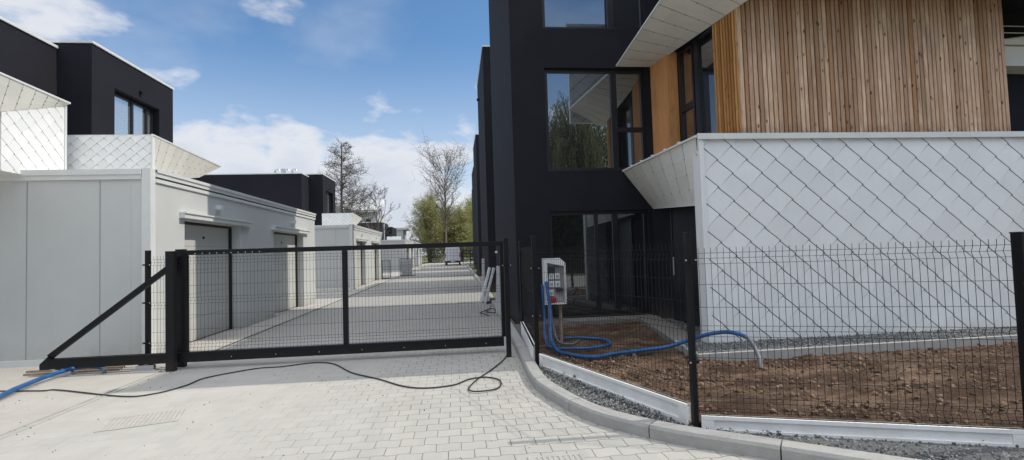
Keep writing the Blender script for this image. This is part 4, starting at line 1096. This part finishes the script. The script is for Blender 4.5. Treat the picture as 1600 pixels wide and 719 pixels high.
def shrub(x, y, w, h, seed, lab, mat='leaf_dark', n=3500, ls=1):
    rg = random.Random(seed); t = thing('shrub', (x, y, 0), lab, 'shrub', 'shrubs at the end of the alley'); st, lf = MB(), MB(); cl = []
    for k in range(26):
        a = rg.uniform(0, 6.283); e = Vector((x + math.cos(a) * w * .5 * rg.random(), y + math.sin(a) * .8 * rg.random(), h * rg.uniform(.35, 1))); st.tube([(x + rg.uniform(-w, w) * .3, y, 0), ((x + e.x) / 2, y, h * .4), tuple(e)], .02, 4, cap=False); cl.append(e)
    for _ in range(n):
        c = cl[rg.randrange(len(cl))]; p = c + Vector((rg.gauss(0, w * .12), rg.gauss(0, .3), -abs(rg.gauss(0, h * .3)) + .2)); p.z = max(.05, p.z)
        s_ = rg.uniform(.04, .11) * ls; u = Vector((rg.uniform(-1, 1), rg.uniform(-1, 1), rg.uniform(-1, 1))).normalized(); v = u.orthogonal().normalized()
        lf.face([p - u * s_, p + v * s_ * .6, p + u * s_, p - v * s_ * .6])
    st.build('stems', 'bark', t); lf.build('leaves', mat, t)
shrub(-7.5, 88, 4.5, 4.0, 31, 'dark shrub beside the last garage block')
shrub(-3.6, 88, 4.5, 3.2, 32, 'dark shrub just left of the van')
shrub(.6, 89, 4.5, 3.6, 33, 'dark shrub hidden partly by the van')
shrub(4.0, 88, 4.5, 3.0, 34, 'dark shrub behind the rail fence')
# willow behind the camera: it shows in the window panes
rg = random.Random(3)
wl = thing('willow_tree', (8.8, -14, 0), 'weeping willow reflected in the first floor window', 'tree')
tr, tw_, lf = MB(), MB(), MB(); cc = Vector((8.8, -14, 0))
tr.tube(arc([(8.8, -14, 0), (8.9, -14, 2.5), (8.7, -14.1, 5), (8.9, -14, 8)], 4), [.4 - .02 * i for i in range(13)], 9)
for k in range(70):
    a = rg.uniform(0, 6.283); rad = 3.0 * math.sqrt(rg.random()); z = 13.5 - .42 * rad * rad * rg.uniform(.7, 1.1) - rg.uniform(0, 2.5)
    s0 = Vector((8.8, -14, rg.uniform(4.5, 7.5))); e = cc + Vector((math.cos(a) * rad, math.sin(a) * rad, z))
    tr.tube([s0, s0.lerp(e, .5) + Vector((0, 0, .9)), e], [.09, .05, .02], 5, cap=False)
    for j in range(8):
        st = (s0.lerp(e, .5) + Vector((0, 0, .9))).lerp(e, rg.uniform(.2, 1)) + Vector((rg.gauss(0, .3), rg.gauss(0, .3), 0)); ln = rg.uniform(1.5, 4.8); dx, dy = math.cos(a) * .3, math.sin(a) * .3
        p1 = st + Vector((dx, dy, -ln * .3)); p2 = st + Vector((dx * 1.3, dy * 1.3, -ln)); tw_.tube([st, p1, p2], .01, 3, cap=False)
        for q in range(int(ln * 12)):
            f = rg.random(); p = (st.lerp(p1, f / .3) if f < .3 else p1.lerp(p2, (f - .3) / .7)) + Vector((rg.gauss(0, .09), rg.gauss(0, .09), 0))
            u = Vector((rg.uniform(-.4, .4), rg.uniform(-.4, .4), -1)).normalized(); v = Vector((rg.uniform(-1, 1), rg.uniform(-1, 1), 0)).normalized(); s_ = rg.uniform(.07, .13)
            lf.face([p - u * s_, p + v * s_ * .32, p + u * s_, p - v * s_ * .32])
tr.build('trunk', 'bark', wl, smooth=True); tw_.build('twigs', 'twig_green', wl); lf.build('leaves', 'leaf_willow', wl)
for (sx, sy, w_, h_, sd, lb) in ((13, -13, 8, 5.6, 41, 'broad dark shrub added unseen behind the camera to darken the window glass, right of the willow'), (8, -12.5, 7, 4.6, 42, 'dark shrub added unseen behind the camera to darken the window glass, below the willow'), (3.5, -13, 7, 4.0, 43, 'dark shrub added unseen behind the camera to darken the window glass, left of the willow')):
    shrub(sx, sy, w_, h_, sd, lb, n=16000, ls=1.7)  # shrubs added out of view, sized to darken the window reflections
# street lamp head just entering the top left corner
sl = thing('street_lamp', (-10.6, 9.6, 0), 'dark street lamp head poking in at the top left corner', 'street lamp')
MB().tube([(-10.6, 9.6, 0), (-10.6, 9.6, 6.2), (-10.4, 9.6, 6.72), (-9.9, 9.6, 6.78)], .045, 8).build('pole', 'steel', sl)
MB().prism([(-9.95, 9.52, 6.80), (-9.45, 9.52, 6.62), (-9.38, 9.52, 6.57), (-9.5, 9.52, 6.56), (-9.95, 9.52, 6.70)], (0, .16, 0)).build('lamp_head', 'frame', sl)

# ------------------------------------------------------------------ camera
cam = bpy.data.cameras.new('camera'); co = bpy.data.objects.new('camera', cam); col.objects.link(co)
cam.sensor_width = 36; cam.lens = 18.0; cam.clip_end = 2000; cam.clip_start = .05
yaw, pitch, roll = R(6.3), R(2.4), R(1.8)
fwd = Vector((math.sin(yaw) * math.cos(pitch), math.cos(yaw) * math.cos(pitch), math.sin(pitch)))
rt = Vector((math.cos(yaw), -math.sin(yaw), 0)); up = rt.cross(fwd)
Rr = rt * math.cos(roll) - up * math.sin(roll); Uu = up * math.cos(roll) + rt * math.sin(roll)
co.matrix_world = Matrix(((Rr.x, Uu.x, -fwd.x, 0), (Rr.y, Uu.y, -fwd.y, 0), (Rr.z, Uu.z, -fwd.z, EYE), (0, 0, 0, 1)))
scene.camera = co

# ------------------------------------------------------------------ light and sky
SUN_EL = R(47)
sd = bpy.data.lights.new('sun', 'SUN'); sd.energy = 3.1; sd.angle = R(.5); sd.color = (1, .935, .83)
so = bpy.data.objects.new('sun', sd); col.objects.link(so)
trav = Vector((-math.cos(SUN_EL), .012, -math.sin(SUN_EL)))
so.rotation_euler = trav.to_track_quat('-Z', 'Y').to_euler(); so.location = (40, 0, 40)
wd = bpy.data.worlds.new('World'); scene.world = wd; wd.use_nodes = True; nt = wd.node_tree
bg = nt.nodes['Background']
sky = nt.nodes.new('ShaderNodeTexSky'); sky.sky_type = 'NISHITA'; sky.sun_disc = False
sky.sun_elevation = SUN_EL; sky.sun_rotation = R(90); sky.air_density = 1.0; sky.dust_density = .6; sky.ozone_density = 1.6
tc = nt.nodes.new('ShaderNodeTexCoord'); dirv = tc.outputs['Generated']
sx = nt.nodes.new('ShaderNodeSeparateXYZ'); L(nt, dirv, sx.inputs[0])
az = math_n(nt, 'ARCTAN2', sx.outputs[0], sx.outputs[1]); el = math_n(nt, 'ARCSINE', sx.outputs[2])
az = math_n(nt, 'MULTIPLY', az, 57.2958); el = math_n(nt, 'MULTIPLY', el, 57.2958)
def blob(a0, e0, sa, se, amp):
    u = math_n(nt, 'DIVIDE', math_n(nt, 'SUBTRACT', az, a0), sa); v = math_n(nt, 'DIVIDE', math_n(nt, 'SUBTRACT', el, e0), se)
    d = math_n(nt, 'ADD', math_n(nt, 'MULTIPLY', u, u), math_n(nt, 'MULTIPLY', v, v))
    return math_n(nt, 'MULTIPLY', math_n(nt, 'EXPONENT', math_n(nt, 'MULTIPLY', d, -1.)), amp)
# (azimuth, elevation, half widths, amount)
BL = [(-8.5, 5.5, 8.0, 9.6, 1.45), (-16.5, 5, 6, 9.6, 1.45), (-12, 5, 6, 9, 1.3), (-3.2, 4, 5.5, 9, 1.3), (-21.5, 5, 6, 9, 1.45), (-27, 6, 6, 8.5, 1.35), (-34, 7, 8, 8, 1.0), (-17.5, 24.8, 6, 3.0, .88), (-29, 16.8, 6, 2.6, .40), (-13, 16, 3, 2, .42),
      (-38, 20.5, 11, 4.0, .78), (-55, 12, 16, 9, 1.0), (3.5, 18, 2.5, 1.6, .5), (1.5, 5, 7, 11, .86), (45, 25, 25, 16, 1.0), (170, 8, 60, 9, .9), (-120, 20, 40, 16, 1.0)]
acc = None
for b_ in BL:
    q = blob(*b_); acc = q if acc is None else math_n(nt, 'MAXIMUM', acc, q)
mp = nt.nodes.new('ShaderNodeMapping'); mp.inputs['Scale'].default_value = (1, 1, 2.2); L(nt, dirv, mp.inputs[0])
n1 = nt.nodes.new('ShaderNodeTexNoise'); n1.inputs['Scale'].default_value = 6.5; n1.inputs['Detail'].default_value = 9; n1.inputs['Roughness'].default_value = .56; L(nt, mp.outputs[0], n1.inputs['Vector'])
n2 = nt.nodes.new('ShaderNodeTexNoise'); n2.inputs['Scale'].default_value = 3; n2.inputs['Detail'].default_value = 5; L(nt, mp.outputs[0], n2.inputs['Vector'])
dens = math_n(nt, 'ADD', acc, math_n(nt, 'MULTIPLY_ADD', n1.outputs['Fac'], 1.7, -1.17))
elx = math_n(nt, 'MULTIPLY_ADD', sx.outputs[1], -20., el)
high = maprange(nt, elx, 36, 56, 0, .9, True)   # cloud deck added out of view, overhead and behind, to fill the shade
dens = math_n(nt, 'ADD', dens, high)
cm = maprange(nt, dens, .08, .55, 0, 1, True)
thin = maprange(nt, n2.outputs['Fac'], .42, .75, 0, .30, True)
lowhaze = maprange(nt, el, 0, 24, .68, 0, True)
cm = math_n(nt, 'MAXIMUM', math_n(nt, 'MAXIMUM', math_n(nt, 'MULTIPLY', cm, .93), thin), lowhaze)
shade = mixc(nt, maprange(nt, dens, .3, 1.1, 0, 1, True), (5.6, 5.65, 5.9), (4.5, 4.75, 5.3))
CLOUD = mixc(nt, maprange(nt, elx, 34, 56, 0, 1, True), shade, (12.0, 12.1, 12.5))  # the added unseen deck is made brighter than the visible clouds
skyc = mixc(nt, 1.0, sky.outputs[0], (.66, .89, 1.03), 'MULTIPLY')
fin = mixc(nt, cm, skyc, CLOUD)
L(nt, fin, bg.inputs[0]); bg.inputs[1].default_value = .15
scene.view_settings.view_transform = 'Standard'; scene.view_settings.look = 'None'
scene.view_settings.exposure = 0; scene.view_settings.gamma = 1; scene.view_settings.use_curve_mapping = False
scene.render.resolution_x = 1024; scene.render.resolution_y = 460
scene.render.engine = 'CYCLES'
